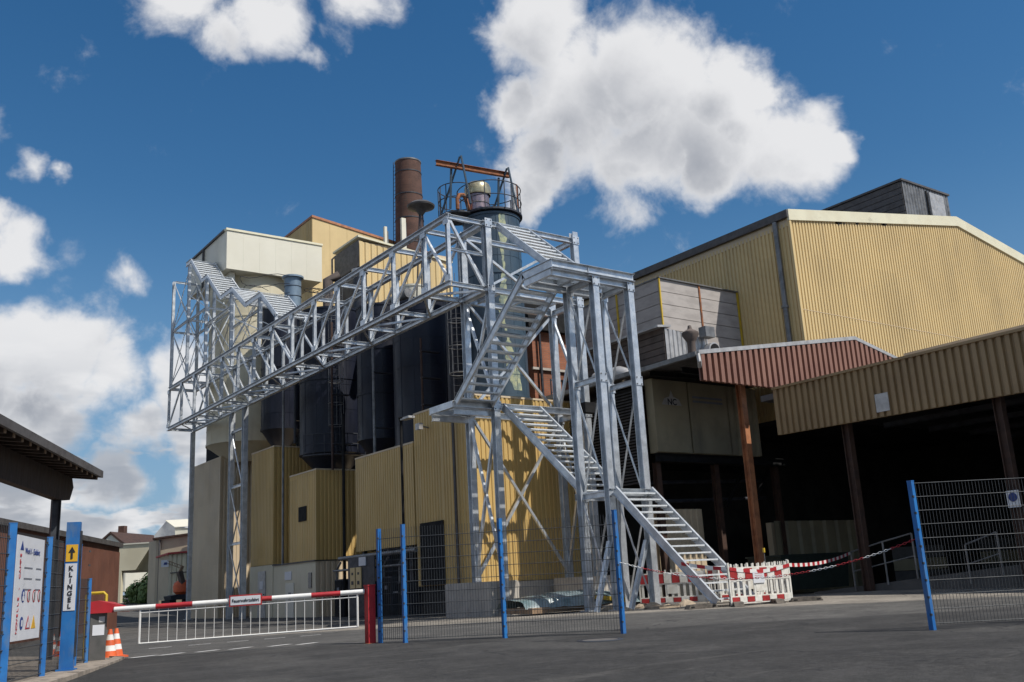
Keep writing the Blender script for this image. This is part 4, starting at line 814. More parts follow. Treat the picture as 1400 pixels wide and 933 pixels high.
# louvred wall and NC container
lv = thing('louvred_wall', 'dark louvred wall below the shed gutter behind the stair tower legs', 'louvre wall', (23.95, 25, 4.8))
box('backing', 'black', (24.0, 24.9, 4.8), (24.05, 29.9, 8.3), lv)
lm = MB(); z = 4.85
while z < 8.25: lm.prism([(23.96, 24.9, z), (23.90, 24.9, z-.05), (23.90, 24.9, z-.035), (23.96, 24.9, z+.02)], (0, 5.0, 0)); z += .11
lm.build('louvre_slats', 'roof_edge', lv, kind='stuff')
nc = thing('container', 'old beige container with NC in a pale triangle, raised on dark steelwork', 'container', (24.1, 24.5, 5.8))
box('body', 'container', (24.2, 24.6, 5.82), (29.7, 24.95, 8.5), nc)
for x0, x1 in ((24.15, 25.88), (25.96, 28.0)): box('panel', 'container', (x0, 24.5, 5.84), (x1, 24.545, 8.46), nc)
corr('ribbed_panel', 'container', (28.05, 24.59), (29.7, 24.59), 5.84, 8.46, .5, .08, nc)
MB().prism([(24.55, 24.49, 7.55), (25.55, 24.49, 7.55), (25.42, 24.49, 7.78), (25.15, 24.49, 7.86), (25.05, 24.49, 8.1), (24.95, 24.49, 7.86), (24.68, 24.49, 7.78)], (0, .006, 0)).build('emblem', 'zinc_lt', nc)
text('NC', 'ink', (24.82, 24.485, 7.56), (1, 0, 0), (0, 0, 1), .32, nc, bold=.008)
for k in range(2): box('faded_lettering', 'ink_grey', (26.15, 24.492, 7.72+k*.16), (27.75, 24.498, 7.80+k*.16), nc)
sw = thing('support_steelwork', 'dark steel beams and posts under the beige container', 'steel frame', (26, 25, .8))
for y in (24.7, 27.0): beam('beam', 'black', (24.2, y, 5.65), (31.4, y, 5.65), .2, .28, sw)
for x in (24.4, 27.4, 30.8): beam('post', 'dark_brown', (x, 24.9, Hh(x, 24.9)), (x, 24.9, 5.5), .22, .22, sw, up=(0, 1, 0))
for z in (4.9, 4.2): tube('pipe', 'dark_steel', [(24.2, 26, z), (31.4, 26, z+.2)], .07, sw)
for x in (28.5, 30.0): beam('raking_brace', 'black', (x, 25.5, 4.0), (x+1.2, 25.5, 5.5), .1, .1, sw)
# roof ductwork behind gutter
dk = thing('duct_housing', 'ribbed grey duct housing with a sunlit end on the shed roof', 'duct', (25, 24.5, 8.8))
MB().prism([(25.05, 24.55, 9.0), (27.2, 24.55, 9.0), (27.2, 24.55, 10.3), (25.05, 24.55, 10.45)], (0, 5, 0)).build('core_wall', 'zinc', dk)
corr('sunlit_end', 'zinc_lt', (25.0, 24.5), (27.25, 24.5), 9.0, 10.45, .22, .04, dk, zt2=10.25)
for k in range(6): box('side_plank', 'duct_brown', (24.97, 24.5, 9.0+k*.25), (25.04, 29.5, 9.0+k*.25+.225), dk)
MB().prism([(24.6, 24.4, 10.42), (25.3, 24.4, 10.5), (25.3, 24.4, 10.58), (24.6, 24.4, 10.5)], (0, 5.2, 0)).build('roof_edge', 'zinc_lt', dk)
fo = thing('fan_outlet', 'round grey fan outlet at the sunlit end of the duct housing', 'fan', (27.3, 24.3, 9.8)); MB().tube([(27.1, 24.3, 9.7), (27.1, 24.0, 9.7)], .30, 20).build('casing', 'zinc_lt', fo, smooth=True); MB().tube([(27.1, 23.99, 9.7), (27.1, 23.97, 9.7)], .24, 20).build('opening', 'black', fo); box('motor', 'zinc', (26.7, 24.0, 10.2), (27.2, 24.35, 10.6), fo)
ho = thing('vent_hood', 'rusty mushroom vent hood above the shed gutter', 'vent', (25.2, 23.3, 8.8)); MB().lathe((25.2, 23.4), [(.001, 10.3), (.06, 10.28), (.09, 10.15), (.30, 10.02), (.31, 9.92), (.17, 9.7), (.15, 9.65), (.15, 8.8)], 24).build('hood', 'duct_brown', ho, smooth=True)
el = thing('elbow_duct', 'shiny metal elbow duct behind the tower legs above the gutter', 'duct', (23.9, 26, 8.8)); tube('bend', 'zinc_lt', [(24.1, 27.4, 9.0), (24.1, 26.6, 9.0), (24.1, 26.1, 8.98), (24.15, 25.8, 8.85), (24.2, 25.7, 8.7)], .28, el, 16)
# brown canopy
cn = thing('brown_canopy', 'wide canopy with a brown ribbed fascia over the dark loading bay', 'canopy', (26, 20.6, .8))
corr('fascia_cladding', 'brown_fascia', (26.0, 20.6), (26.0, -8), 5.9, 7.42, .24, .08, cn, nsign=1, zb2=5.55, wide=.5, slope=.08)
MB().prism([(26.02, 20.6, 5.9), (26.02, -8, 5.55), (26.02, -8, 7.4), (26.02, 20.6, 7.4)], (.05, 0, 0)).build('fascia_back', 'brown_fascia', cn)
MB().beam((25.97, 20.64, 7.46), (25.97, -8, 7.46), .2, .08, 'B').build('fascia_trim', 'brown_fascia', cn); box('fascia_end', 'brown_fascia', (25.93, 20.6, 5.9), (26.09, 20.64, 7.42), cn)
box('roof', 'roof_edge', (26.08, -8, 7.15), (47, 21.3, 7.35), cn); box('roof', 'roof_edge', (31.7, 21.3, 7.16), (47, 23.38, 7.34), cn)  # second slab added to shut direct sun out of the bay
box('ridge_strip', 'tan_grey', (26.1, 11.5, 7.5), (26.4, 15.8, 7.62), cn)
box('white_patch', 'zinc_lt', (25.895, 16.4, 6.0), (25.918, 16.85, 6.55), cn)
for y in (18.3, 13.4, 8.5, 3.5, -2.0): beam('post', 'dark_brown', (26.4, y, Hh(26.4, y)), (26.4, y, 7.1), .24, .24, cn, up=(0, 1, 0))
for y in (18.3, 13.4, 8.5, 3.5): beam('roof_beam', 'black', (26.5, y, 6.9), (46.8, y, 6.9), .18, .3, cn)
# loading bay walls
bw = box('back_wall', 'hall_dark', (24.3, 29.2, .4), (50, 29.4, 8.0)); tag(bw, 'shade-coloured dark back wall of the loading bay under the hall', 'wall')
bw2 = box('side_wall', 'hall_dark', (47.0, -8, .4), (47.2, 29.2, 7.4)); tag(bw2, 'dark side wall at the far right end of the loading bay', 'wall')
hw = thing('hopper_wall', 'low ribbed beige wall in the dark bay behind the green container', 'wall', (30, 25, .8)); box('core_wall', 'tan_grey', (30.4, 25.05, .6), (36.3, 25.3, 3.35), hw); corr('cladding', 'container', (30.4, 25.0), (36.3, 25.0), .6, 3.4, .8, .1, hw)
hw2 = thing('hopper_wall', 'low ribbed beige wall behind the lowest stair flight', 'wall', (25, 25.4, .8)); box('core_wall', 'tan_grey', (24.6, 25.45, .6), (27.0, 25.6, 3.85), hw2); corr('cladding', 'tan_grey', (24.6, 25.4), (27.0, 25.4), .6, 3.9, .3, .05, hw2)
gbn = thing('skip_container', 'dark green waste container in the shade right of the barriers', 'container', (29.4, 22.6, .8))
MB().prism([(27.7, 22.4, .85), (31.1, 22.4, .85), (31.3, 22.4, 2.0), (27.5, 22.4, 2.0)], (0, 1.5, 0)).build('body', 'green_bin', gbn); box('lid', 'green_bin', (27.45, 22.35, 2.0), (31.35, 23.95, 2.06), gbn); box('label_plate', 'ink_grey', (29.4, 22.38, 1.5), (29.65, 22.395, 1.75), gbn)
for k, (x_, y_, w_, h_, lb_) in enumerate(((33.0, 20.5, 1.6, 1.3, 'stack of dark pallets nearest the canopy post in the loading bay'), (36.5, 17.5, 1.8, 1.9, 'tall dark crate stack in the middle of the loading bay'), (40.0, 21.0, 2.4, 1.5, 'wide dark crate stack deep inside the loading bay'))):
    g_ = thing('crate_stack', lb_, 'crates', (x_, y_, .9), 'goods stored in the loading bay')
    for j in range(3): box('crate', 'container' if j % 2 else 'ramp', (x_, y_, .85+j*h_/3), (x_+w_-.06*j, y_+1.2, .83+(j+1)*h_/3), g_)
for k in range(7): o_ = beam('purlin', 'dark_steel', (26.6+k*3, -7.5, 6.6), (26.6+k*3, 21, 6.6), .14, .2, cn)
def railing(label, pts):
    r = thing('ramp_railing', label, 'railing', pts, 'ramp railings')
    for x, y, z0, z1 in pts_: tube('railing_post', 'zinc', [(x, y, z0), (x, y, z1)], .03, r, 6)
    tube('handrail', 'zinc', [(x, y, z1) for x, y, z0, z1 in pts_], .025, r, 6); tube('mid_rail', 'zinc', [(x, y, (z0+z1)/2) for x, y, z0, z1 in pts_], .02, r, 6)
pts_ = [(26.5, 18.85, .8, 1.98), (26.5, 17.7, .95, 2.22), (26.5, 16.7, 1.1, 2.4)]; railing('three post railing climbing the ramp behind the chain', (26.5, 18.8, .8))
pts_ = [(26.5, 15.1, .9, 1.97), (26.5, 14.15, 1.1, 2.25)]; railing('two post railing seen through the right hand fence panel', (26.5, 15.1, .9))
MB().prism([(26.6, 20.5, .8), (26.6, 12.0, 1.5), (26.6, 12.0, .7), (26.6, 20.5, .7)], (8, 0, 0)).build('ramp', 'ramp', None, kind='structure')
ss = thing('round_sign', 'small white sign with a dark disc on the canopy post behind the right fence', 'sign', (26.25, 13.4, 3.2)); box('plate', 'sign', (26.2, 13.2, 2.85), (26.22, 13.54, 3.3), ss); MB().tube([(26.19, 13.37, 3.12), (26.197, 13.37, 3.12)], .12, 20).build('disc', 'ink_blue', ss)

# ------------------------------------------------------------------ mesh fences
def fence_panel(par, a, b, z0a, z0b, h=2.03, wm='wire'):
    a = Vector(a); b = Vector(b); Ln = (b-a).length; d = (b-a)/Ln; mb = MB()
    P3 = lambda s_, z: Vector((a.x+d.x*s_, a.y+d.y*s_, z0a+(z0b-z0a)*s_/Ln+z))
    mv_ = MB(); s_ = 0.02
    while s_ < Ln: mv_.tube([P3(s_, 0), P3(s_, h)], .0040, 4, cap=False); s_ += .05
    mv_.build('vertical_wires', wm, par, kind='stuff')
    z = .02
    while z < h:
        mb.tube([P3(0, z)+Vector((d.y, -d.x, 0))*.006, P3(Ln, z)+Vector((d.y, -d.x, 0))*.006], .0055, 4, cap=False); z += .2
    mb.build('horizontal_wires', wm, par, kind='stuff')
def fpost(par, x, y, z0, h, s=.06, name='fence_post'):
    p = box(name, 'blue', (x-s/2, y-s/2, z0-.05), (x+s/2, y+s/2, z0+h), par)
    box('cap', 'blue', (x-s/2-.003, y-s/2-.003, z0+h), (x+s/2+.003, y+s/2+.003, z0+h+.012), p)
    cl_ = MB()
    for k in range(8): cl_.box((x-s/2-.008, y-s/2-.008, z0+.2+k*.24), (x-s/2+.02, y-s/2+.02, z0+.23+k*.24))
    cl_.build('clips', 'wire', p, kind='stuff'); return p
cf = thing('mesh_fence', 'blue posted wire mesh fence panels in the middle in front of the stair tower', 'fence', (10.2, 14.8, .64))
C_ = [(8.78, 16.52, .66), (8.98, 15.95, .66), (10.3, 14.7, .655), (11.66, 13.07, .64)]
for i, (x, y, z) in enumerate(C_): fpost(cf, x, y, z, (2.06, 2.1, 2.1, 2.12)[i], .068)
for i in range(3): fence_panel(cf, C_[i][:2], C_[i+1][:2], C_[i][2]+.06, C_[i+1][2]+.06, 2.0)
rf = thing('mesh_fence', 'blue posted wire mesh fence panel at the right edge by the loading bay', 'fence', (13.3, 8.3, .64))
fpost(rf, 13.25, 8.24, .63, 2.12, .072); fpost(rf, 15.4, 6.75, .62, 2.1, .072)
fence_panel(rf, (13.25, 8.24), (15.4, 6.75), .70, .69, 2.03); fence_panel(rf, (15.4, 6.75), (17.5, 5.3), .69, .68, 2.03)
# chain between the two fence ends
cp0, cp1 = Vector((11.68, 13.05, 1.86)), Vector((13.25, 8.24, 1.93)); sag = .42
chn = thing('barrier_chain', 'red and white plastic chain sagging between the two blue fence ends', 'chain', tuple(cp0))
def catp(t): p = cp0.lerp(cp1, t); p.z -= sag*4*t*(1-t); return p
nl = 108
for i in range(nl):
    p = catp((i+.5)/nl); dr_ = (catp((i+1)/nl)-catp(i/nl)).normalized()
    side = Vector((0, 0, 1)) if i % 2 else dr_.cross(Vector((0, 0, 1))).normalized()
    side = (side-dr_*side.dot(dr_)).normalized()
    pts = [p+dr_*.031*math.cos(k*math.pi/4)+side*.014*math.sin(k*math.pi/4) for k in range(8)]; pts.append(pts[0])
    MB().tube(pts, .0045, 4, cap=False).build('link', 'red' if (i//9) % 2 else 'white', chn)

# ------------------------------------------------------------------ red and white plastic barriers
def barrier_parts(r, Ln=2.0):
    # local frame: x along, z up, origin at base centre
    def b(name, mm, a, c): return box(name, mm, Vector(a)+r.location, Vector(c)+r.location, r)
    for z0, z1, nm in ((.88, .915, 'rail'), (.575, .61, 'rail'), (.185, .215, 'rail'), (.02, .055, 'rail')): b(nm, 'white_plastic', (-Ln/2, -.02, z0), (Ln/2, .02, z1))
    for sx in (-1, 1): b('end_post', 'white_plastic', (sx*Ln/2-(.045 if sx > 0 else 0), -.024, 0), (sx*Ln/2+(.045 if sx < 0 else 0), .024, 1.03))
    w = (Ln-.09)/8
    for i in range(8):
        x0 = -Ln/2+.045+i*w; mm = 'red_dk' if i % 2 == 0 else 'white_plastic'
        b('reflector', mm, (x0+.01, -.027, .61), (x0+w-.01, -.012, .88)); b('reflector', mm, (x0+.01, -.027, .055), (x0+w-.01, -.012, .185))
    for i in range(11):
        x0 = -Ln/2+.11+i*(Ln-.22)/10.0
        b('slat', 'white_plastic', (x0-.036, -.010, .215), (x0+.036, .010, .575)); b('slat_tip', 'white_plastic', (x0-.022, -.010, .915), (x0+.022, .010, 1.0))
    b('centre_plate', 'white_plastic', (-.16, -.018, .30), (.16, -.011, .575))
def barrier(label, x, y, rot, z=None):
    r = thing('plastic_barrier', label, 'barrier', (0, 0, 0), 'red and white plastic barriers'); barrier_parts(r)
    r.location = (x, y, Hh(x, y)+.03 if z is None else z); r.rotation_euler = (0, 0, rot); return r
v_ = lambda a, b: math.atan2(b[1]-a[1], b[0]-a[0])
A1, A2 = (18.95, 17.12), (20.85, 16.8)
b1 = barrier('front red and white slatted barrier with a paper notice at the stair foot', (A1[0]+A2[0])/2, (A1[1]+A2[1])/2, v_(A1, A2)); 
def bcopy(label, p, q): return copy_thing(b1, ((p[0]+q[0])/2, (p[1]+q[1])/2, Hh((p[0]+q[0])/2, (p[1]+q[1])/2)+.03), label, v_(p, q))
bcopy('red and white slatted barrier behind the lowest stair flight, nearest the tower leg', (20.55, 22.15), (21.75, 20.6))
bcopy('red and white slatted barrier between the stair flight and the front barrier', (21.8, 20.5), (21.35, 18.6))
bcopy('red and white slatted barrier behind the front one, only its tips showing', (20.95, 16.9), (22.0, 18.5))
bcopy('red and white slatted barrier closing the rear of the fenced corner', (20.9, 19.2), (22.7, 18.8))
pn = box('paper_notice', 'sign', (-.24, -.042, .50), (.12, -.036, .78)); pn.location = b1.location; pn.rotation_euler = b1.rotation_euler; tag(pn, 'sheet of paper in a sleeve hung on the front barrier', 'notice')
for k in range(3): tx = box('faint_lettering', 'red_dk', (-.18, -.0445, .73-k*.045), (.06, -.043, .738-k*.045), pn)
def foot(label, x, y, rot):
    r = thing('rubber_ballast', label, 'rubber foot', (0, 0, 0), 'recycled rubber barrier feet')
    MB().prism([(-.42, -.12, 0), (.42, -.12, 0), (.36, -.12, .10), (.14, -.12, .115), (-.14, -.12, .115), (-.36, -.12, .10)], (0, .24, 0)).build('slab', 'rubber', r)
    for s_ in (-.3, .3): MB().box((s_-.05, -.123, .03), (s_+.05, .123, .06)).build('grip', 'black', r)
    r.location = (x, y, Hh(x, y)); r.rotation_euler = (0, 0, rot); return r
f0 = foot('rubber foot slab on the ground left of the stair foot', 18.3, 17.55, .5-math.pi/4)
for x, y, a, lb in ((19.15, 17.15, .9, 'rubber foot under the left end of the front barrier'), (20.3, 16.95, 1.2, 'rubber foot under the right third of the front barrier'), (21.1, 16.55, -.6, 'rubber foot slab to the right of the front barrier'), (21.9, 18.6, .9, 'rubber foot under the rear corner of the barriers')): copy_thing(f0, (x, y, Hh(x, y)), lb, a)
# barrier tape
def tape(label, pts, w=.09):
    r = thing('barrier_tape', label, 'tape', pts[0], 'red and white barrier tape'); tot = 0; q = [Vector(p) for p in pts]; dense = []
    for a, b in zip(q, q[1:]):
        n_ = max(1, round((b-a).length/.22))
        for k in range(n_):
            t = k/n_; p = a.lerp(b, t); p.z -= (b-a).length*.018*4*t*(1-t); dense.append(p)
    dense.append(q[-1])
    for c, mm in ((0, 'red'), (1, 'white')):
        mb = MB()
        for i in range(c, len(dense)-1, 2):
            p, s_ = dense[i], dense[i+1]; u_ = Vector((0, 0, w/2))
            mb.prism([p-u_, s_-u_, s_+u_, p+u_], (.002, .002, 0))
        mb.build('red_stripes' if c == 0 else 'white_stripes', mm, r, kind='stuff')
tape('short red and white tape from the stair stringer to the front barrier', [(18.55, 18.35, 1.86), (18.95, 17.09, 1.66)])
tape('red and white tape tied along the front barrier and away to the ramp railing', [(18.95, 17.08, 1.66), (20.0, 16.9, 1.56), (20.86, 16.75, 1.68), (26.45, 18.85, 1.95)])
ylp = thing('warning_light_stick', 'thin stick with a yellow tip standing behind the front barrier', 'marker', (22.5, 18.9, .8)); tube('stick', 'zinc', [(21.3, 17.9, .8), (21.3, 17.9, 2.05)], .012, ylp, 5); MB().tube([(21.3, 17.9, 2.05), (21.3, 17.9, 2.17)], .035, 8).build('tip', 'yellow_steel', ylp)

# wrapped material and rubble behind the fence
wm_ = thing('wrapped_pallet', 'low stack of plastic wrapped building material behind the middle fence panel', 'pallet', (18.5, 23.5, .75))
random.seed(5)
vs = []; fs = []; n1, n2 = 22, 10
for j in range(n2+1):
    for i in range(n1+1):
        t = j/n2; x = 17.0+3.6*i/n1; hgt = .42*math.sin(math.pi*t)**.4+.05*random.random(); vs.append((x+.05*random.random(), 24.7-1.5*t-.55*(i/n1)*2, .85+hgt*(.6+.4*math.sin(math.pi*min(1, max(0, i/n1))))))
for j in range(n2):
    for i in range(n1): fs.append((j*(n1+1)+i, j*(n1+1)+i+1, (j+1)*(n1+1)+i+1, (j+1)*(n1+1)+i))
MB().add(vs, fs).build('film', 'film', wm_, smooth=True)
box('pallet_base', 'wood_end', (17.1, 23.0, .72), (20.2, 24.5, .88), wm_)
yy = box('yellow_beam', 'yellow_steel', (-.6, -.06, 0), (.6, .06, .12)); yy.location = (19.6, 22.4, .95); yy.rotation_euler = (0, .15, -.4); tag(yy, 'yellow painted beam lying on stones between the stair tower legs', 'beam')
random.seed(9)
def stone(label, x, y, s):
    vs = []; fs = []; n_ = 10
    rings = [(0, 1.0), (.35, 1.05), (.7, .8), (1.0, .35)]
    for zz_, rr in rings:
        for k in range(n_): a = 2*math.pi*k/n_; q = rr*(.85+.3*random.random()); vs.append((x+s*q*math.cos(a), y+s*.6*q*math.sin(a), Hh(x, y)-.01+s*.55*zz_*(.85+.3*random.random())))
    vs.append((x, y, Hh(x, y)+s*.58)); 
    for j in range(3):
        for k in range(n_): fs.append((j*n_+k, j*n_+(k+1) % n_, (j+1)*n_+(k+1) % n_, (j+1)*n_+k))
    for k in range(n_): fs.append((3*n_+k, 3*n_+(k+1) % n_, 4*n_))
    o_ = MB().add(vs, fs).build('rubble_stone', 'rubble'); tag(o_, label, 'stone', 'rubble stones around the tower feet')
for x, y, s, lb in ((19.0, 20.0, .3, 'flat sandstone lump between the two front tower legs'), (18.3, 20.4, .2, 'small stone left of the front tower leg'), (19.4, 19.9, .22, 'stone nearest the right front tower leg'), (20.5, 20.2, .28, 'long stone right of the tower leg by the rear barrier'), (18.9, 21.6, .35, 'largest stone behind the tower legs'), (19.8, 21.3, .25, 'stone under the landing behind the right leg')): stone(lb, x, y, s)
sl = box('stone_slab', 'rubble', (18.75, 19.5, Hh(19, 19.7)-.02), (19.55, 20.0, Hh(19, 19.7)+.07)); tag(sl, 'flat pale slab in front of the tower legs', 'slab')

# ------------------------------------------------------------------ gate barrier
gt = thing('boom_barrier', 'white and red boom barrier with a hanging grille across the entrance', 'boom barrier', (4.5, 18.9, .68))
p0, p1 = Vector((4.62, 18.72, 1.53)), Vector((9.0, 16.72, 1.64))
p1 = Vector((8.60, 16.78, 1.60))
dB = (p1-p0); LB = dB.length; dB.normalize(); nB = Vector((dB.y, -dB.x, 0)).normalized(); zz = Vector((0, 0, 1))
seg = [(0, .16, 'white'), (.16, .49*.62, 'red'), (.49*.62, .42, 'white'), (.42, .56, 'white'), (.56, .62, 'red_dk'), (.62, .78, 'white'), (.78, .90, 'red'), (.90, 1.0, 'white')]
for a, b, c in seg: MB().tube([p0+dB*LB*a, p0+dB*LB*b], .045, 12).build('boom_section', c, gt, smooth=True)
z_lo = -.62
g0, g1 = .10, .97
for k in range(25):
    t = g0+(g1-g0)*k/24; e = k in (0, 24); P_ = p0+dB*LB*t
    MB().tube([P_-zz*.04, P_+zz*z_lo], .020 if e else .0055, 6).build('grille_bar', 'white', gt)
MB().tube([p0+dB*LB*g0+zz*z_lo, p0+dB*LB*g1+zz*z_lo], .016, 6).build('bottom_rail', 'white', gt); MB().tube([p0+dB*LB*g0-zz*.09, p0+dB*LB*g1-zz*.09], .012, 6).build('top_rail', 'white', gt)
sg_c = p0+dB*LB*.515
fs_ = thing('fire_access_sign', 'red framed sign reading Feuerwehrzufahrt on the boom barrier', 'sign', tuple(sg_c))
def orient(c, w, h, t, name, mm, par, lift): 
    a = c-dB*w/2-zz*h/2+nB*lift; MB().prism([a, a+dB*w, a+dB*w+zz*h, a+zz*h], nB*t).build(name, mm, par)
orient(sg_c, .58, .20, .012, 'frame', 'red_dk', fs_, .05); orient(sg_c, .53, .15, .003, 'plate', 'sign', fs_, .063)
text('Feuerwehrzufahrt', 'ink', sg_c+nB*.068-zz*.028, dB, zz, .085, fs_, bold=.001, sx=.78, align='CENTER')
rp = thing('gate_post', 'red square post receiving the end of the boom barrier', 'post', (8.68, 16.72, .66)); box('post', 'red', (8.60, 16.64, .62), (8.75, 16.79, 1.70), rp); box('cap', 'red', (8.59, 16.63, 1.70), (8.76, 16.80, 1.72), rp); box('base_plate', 'rust', (8.56, 16.60, .655), (8.79, 16.83, .675), rp)
hs_ = thing('barrier_drive', 'grey barrier drive cabinet with a red hood and a small label', 'cabinet', (4.38, 19.0, .68))
box('body', 'housing', (4.26, 18.87, .66), (4.54, 19.15, 1.48), hs_); MB().prism([(4.22, 18.84, 1.48), (4.85, 18.66, 1.48), (4.85, 18.66, 1.56), (4.60, 18.74, 1.66), (4.36, 18.8, 1.70), (4.22, 18.84, 1.68)], (.08, .24, 0)).build('hood', 'red', hs_)
box('label_plate', 'sign', (4.30, 18.862, 1.10), (4.50, 18.868, 1.28), hs_); box('label_plate', 'zinc_lt', (4.40, 18.862, 1.32), (4.50, 18.868, 1.42), hs_)
yh = thing('yellow_hoop', 'yellow tubular guard hoop behind the barrier drive', 'guard hoop', (4.6, 19.5, .68)); tube('hoop', 'yellow_steel', [(4.36, 19.7, .66), (4.36, 19.7, 1.80), (4.39, 19.68, 1.84), (4.62, 19.52, 1.84), (4.66, 19.50, 1.80), (4.66, 19.50, .66)], .03, yh, 8)
def cone(label, x, y, z, h=.62):
    r = thing('traffic_cone', label, 'traffic cone', (x, y, z), 'orange and white traffic cones')
    R = lambda t: (.15*(1-t)+.03*t)
    for a, b, c in ((0.04, .28, 'orange'), (.28, .46, 'white'), (.46, .64, 'orange'), (.64, .82, 'white'), (.82, 1, 'orange')): MB().lathe((x, y), [(R(a), z+h*a), (R(b), z+h*b)], 20).build('cone_band', c, r, smooth=True)
    MB().prism([(x-.2, y-.16, z), (x+.2, y-.16, z), (x+.2, y+.16, z), (x-.2, y+.16, z)], (0, 0, .035)).build('foot', 'orange', r)
    MB().lathe((x, y), [(.03, z+h), (.001, z+h)], 12).build('tip', 'orange', r); return r
c1 = cone('front orange and white traffic cone beside the kerb', 4.80, 19.67, Hh(5, 19.7), .54)
copy_thing(c1, (5.08, 20.35, Hh(5.3, 20.4)), 'rear orange and white traffic cone just behind the front one'); copy_thing(c1, (4.55, 22.6, Hh(4.5, 22.6)), 'orange and white traffic cone seen through the mesh of the left fence'); copy_thing(c1, (4.75, 24.6, Hh(4.7, 24.6)), 'farthest traffic cone behind the left fence, partly hidden')

# ------------------------------------------------------------------ left fence, signs, kerb
KZ = .67
lf = thing('mesh_fence', 'blue posted wire mesh fence at the left edge with the white site sign', 'fence', (3, 16, KZ))
LP = [((1.55, 13.2), 2.08, .1), ((2.2, 14.28), 2.06, .1), ((2.94, 15.8), 1.97, .08), ((3.78, 17.75), 1.97, .065), ((4.12, 18.45), 1.42, .06)]
for (x, y), h_, s_ in LP: fpost(lf, x, y, KZ-.02, h_, s_)
for i in range(4): fence_panel(lf, LP[i][0], LP[i+1][0], KZ+.03, KZ+.03, min(LP[i][1], LP[i+1][1])-.05)
kp = thing('bell_pillar', 'wide blue pillar with a vertical KLINGEL sign and an arrow', 'pillar', (3.5, 16.85, KZ))
uL = Vector((.42, .907, 0)).normalized(); nL = Vector((.907, -.42, 0))  # along the fence / towards the road
fX = Vector((.93, -.37, 0)).normalized(); fN = Vector((-.37, -.93, 0)).normalized()
kc = Vector((3.44, 16.62, KZ)); kw = .20
def obox(name, mm, par, c, w, t, h, z0, xd=fX, nd=fN):
    a = c-xd*w/2-nd*t/2+zz*z0; return MB().prism([a, a+xd*w, a+xd*w+nd*t, a+nd*t], zz*h).build(name, mm, par)
obox('pillar_body', 'blue', kp, kc, kw, .12, 2.24, 0); obox('base_plate', 'blue', kp, kc, kw+.08, .18, .03, 0)
obox('side_rib', 'dark_steel', kp, kc+fX*(kw/2+.012), .02, .10, 1.9, .2)
obox('name_plate', 'sign', kp, kc+fN*.066, .17, .006, .71, .89)
for k, c_ in enumerate('KLINGEL'): text(c_, 'ink', kc+fN*.072+zz*(1.495-k*.095), fX, zz, .10, kp, bold=.003, align='CENTER')
obox('arrow_plate', 'sign_yellow', kp, kc+fN*.066, .17, .006, .26, 1.63)
aw = MB(); o_ = kc+fN*.074
aw.prism([o_+fX*a+zz*b for a, b in ((-.016, 1.67), (.016, 1.67), (.016, 1.77), (-.016, 1.77))], fN*.002); aw.prism([o_+fX*a+zz*b for a, b in ((-.05, 1.77), (.05, 1.77), (0, 1.86))], fN*.002)
aw.build('arrow', 'ink', kp)
# white site sign between the first two posts
sg = thing('site_sign', 'white works entrance sign with round safety symbols on the left blue fence', 'sign', (2.6, 15, 1.2))
s0 = Vector((2.24, 14.25, 0)); s1 = Vector((2.80, 15.55, 0)); sX = (s1-s0).normalized(); sN = sX.cross(zz); SW = (s1-s0).length
if sN.dot(Vector((0, 0, 1.6))-s0) < 0: sN = -sN
sN = Vector((sX.y, -sX.x, 0)); O = s0+zz*1.22+sN*.03
Q = lambda a, b, l=.006: O+sX*a*SW+zz*b*1.35+sN*l
def plate(name, mm, a0, b0, a1, b1, l=.006, par=None, t=.002): return MB().prism([Q(a0, b0, l), Q(a1, b0, l), Q(a1, b1, l), Q(a0, b1, l)], sN*t).build(name, mm, par or sg)
plate('board', 'sign', 0, 0, 1, 1, -.012, t=.014)
MB().prism([Q(.10, .86, .004), Q(.22, .86, .004), Q(.16, .95, .004)], sN*.002).build('logo', 'ink_blue', sg)
text('Werk I - Einfahrt', 'ink_blue', Q(.27, .83, .003), sX, zz, .115, sg, sx=.98)
tr1 = 'NOVELLE - CAMPE'
for k, c_ in enumerate(tr1): text(c_, 'red', Q(.155, .06+k*.052, .003), zz, -sX, .10, sg)
for r_ in range(3):
    plate('small_print', 'ink_grey', .28, .685-r_*.105, .58, .70-r_*.105, .003); plate('small_print', 'ink_grey', .72, .685-r_*.105, .92, .70-r_*.105, .003)
def disc(a, b, R_, mm, name='symbol', l=.004):
    pts = [Q(a, b, l)+sX*R_*math.cos(t*math.pi/10)+zz*R_*math.sin(t*math.pi/10) for t in range(20)]; return MB().prism(pts, sN*.002).build(name, mm, sg)
disc(.30, .42, .085, 'ink_blue'); disc(.30, .44, .03, 'sign', 'symbol_figure', .008); plate('symbol_figure', 'sign', .27, .375, .33, .42, .008)
for a in (.50, .70, .90): disc(a, .42, .085, 'red_dk'); disc(a, .42, .064, 'sign', 'symbol_centre', .007); plate('symbol_bar', 'ink', a-.012, .38, a+.012, .46, .010)
disc(.30, .16, .085, 'ink_blue'); plate('symbol_figure', 'sign', .28, .13, .33, .19, .008)
for a, mm in ((.53, 'red'), (.74, 'sign_yellow')): MB().prism([Q(a-.085, .10, .004), Q(a+.085, .10, .004), Q(a, .23, .004)], sN*.002).build('warning_triangle', mm, sg); 
MB().prism([Q(.53-.05, .113, .008), Q(.53+.05, .113, .008), Q(.53, .20, .008)], sN*.001).build('triangle_centre', 'sign', sg)
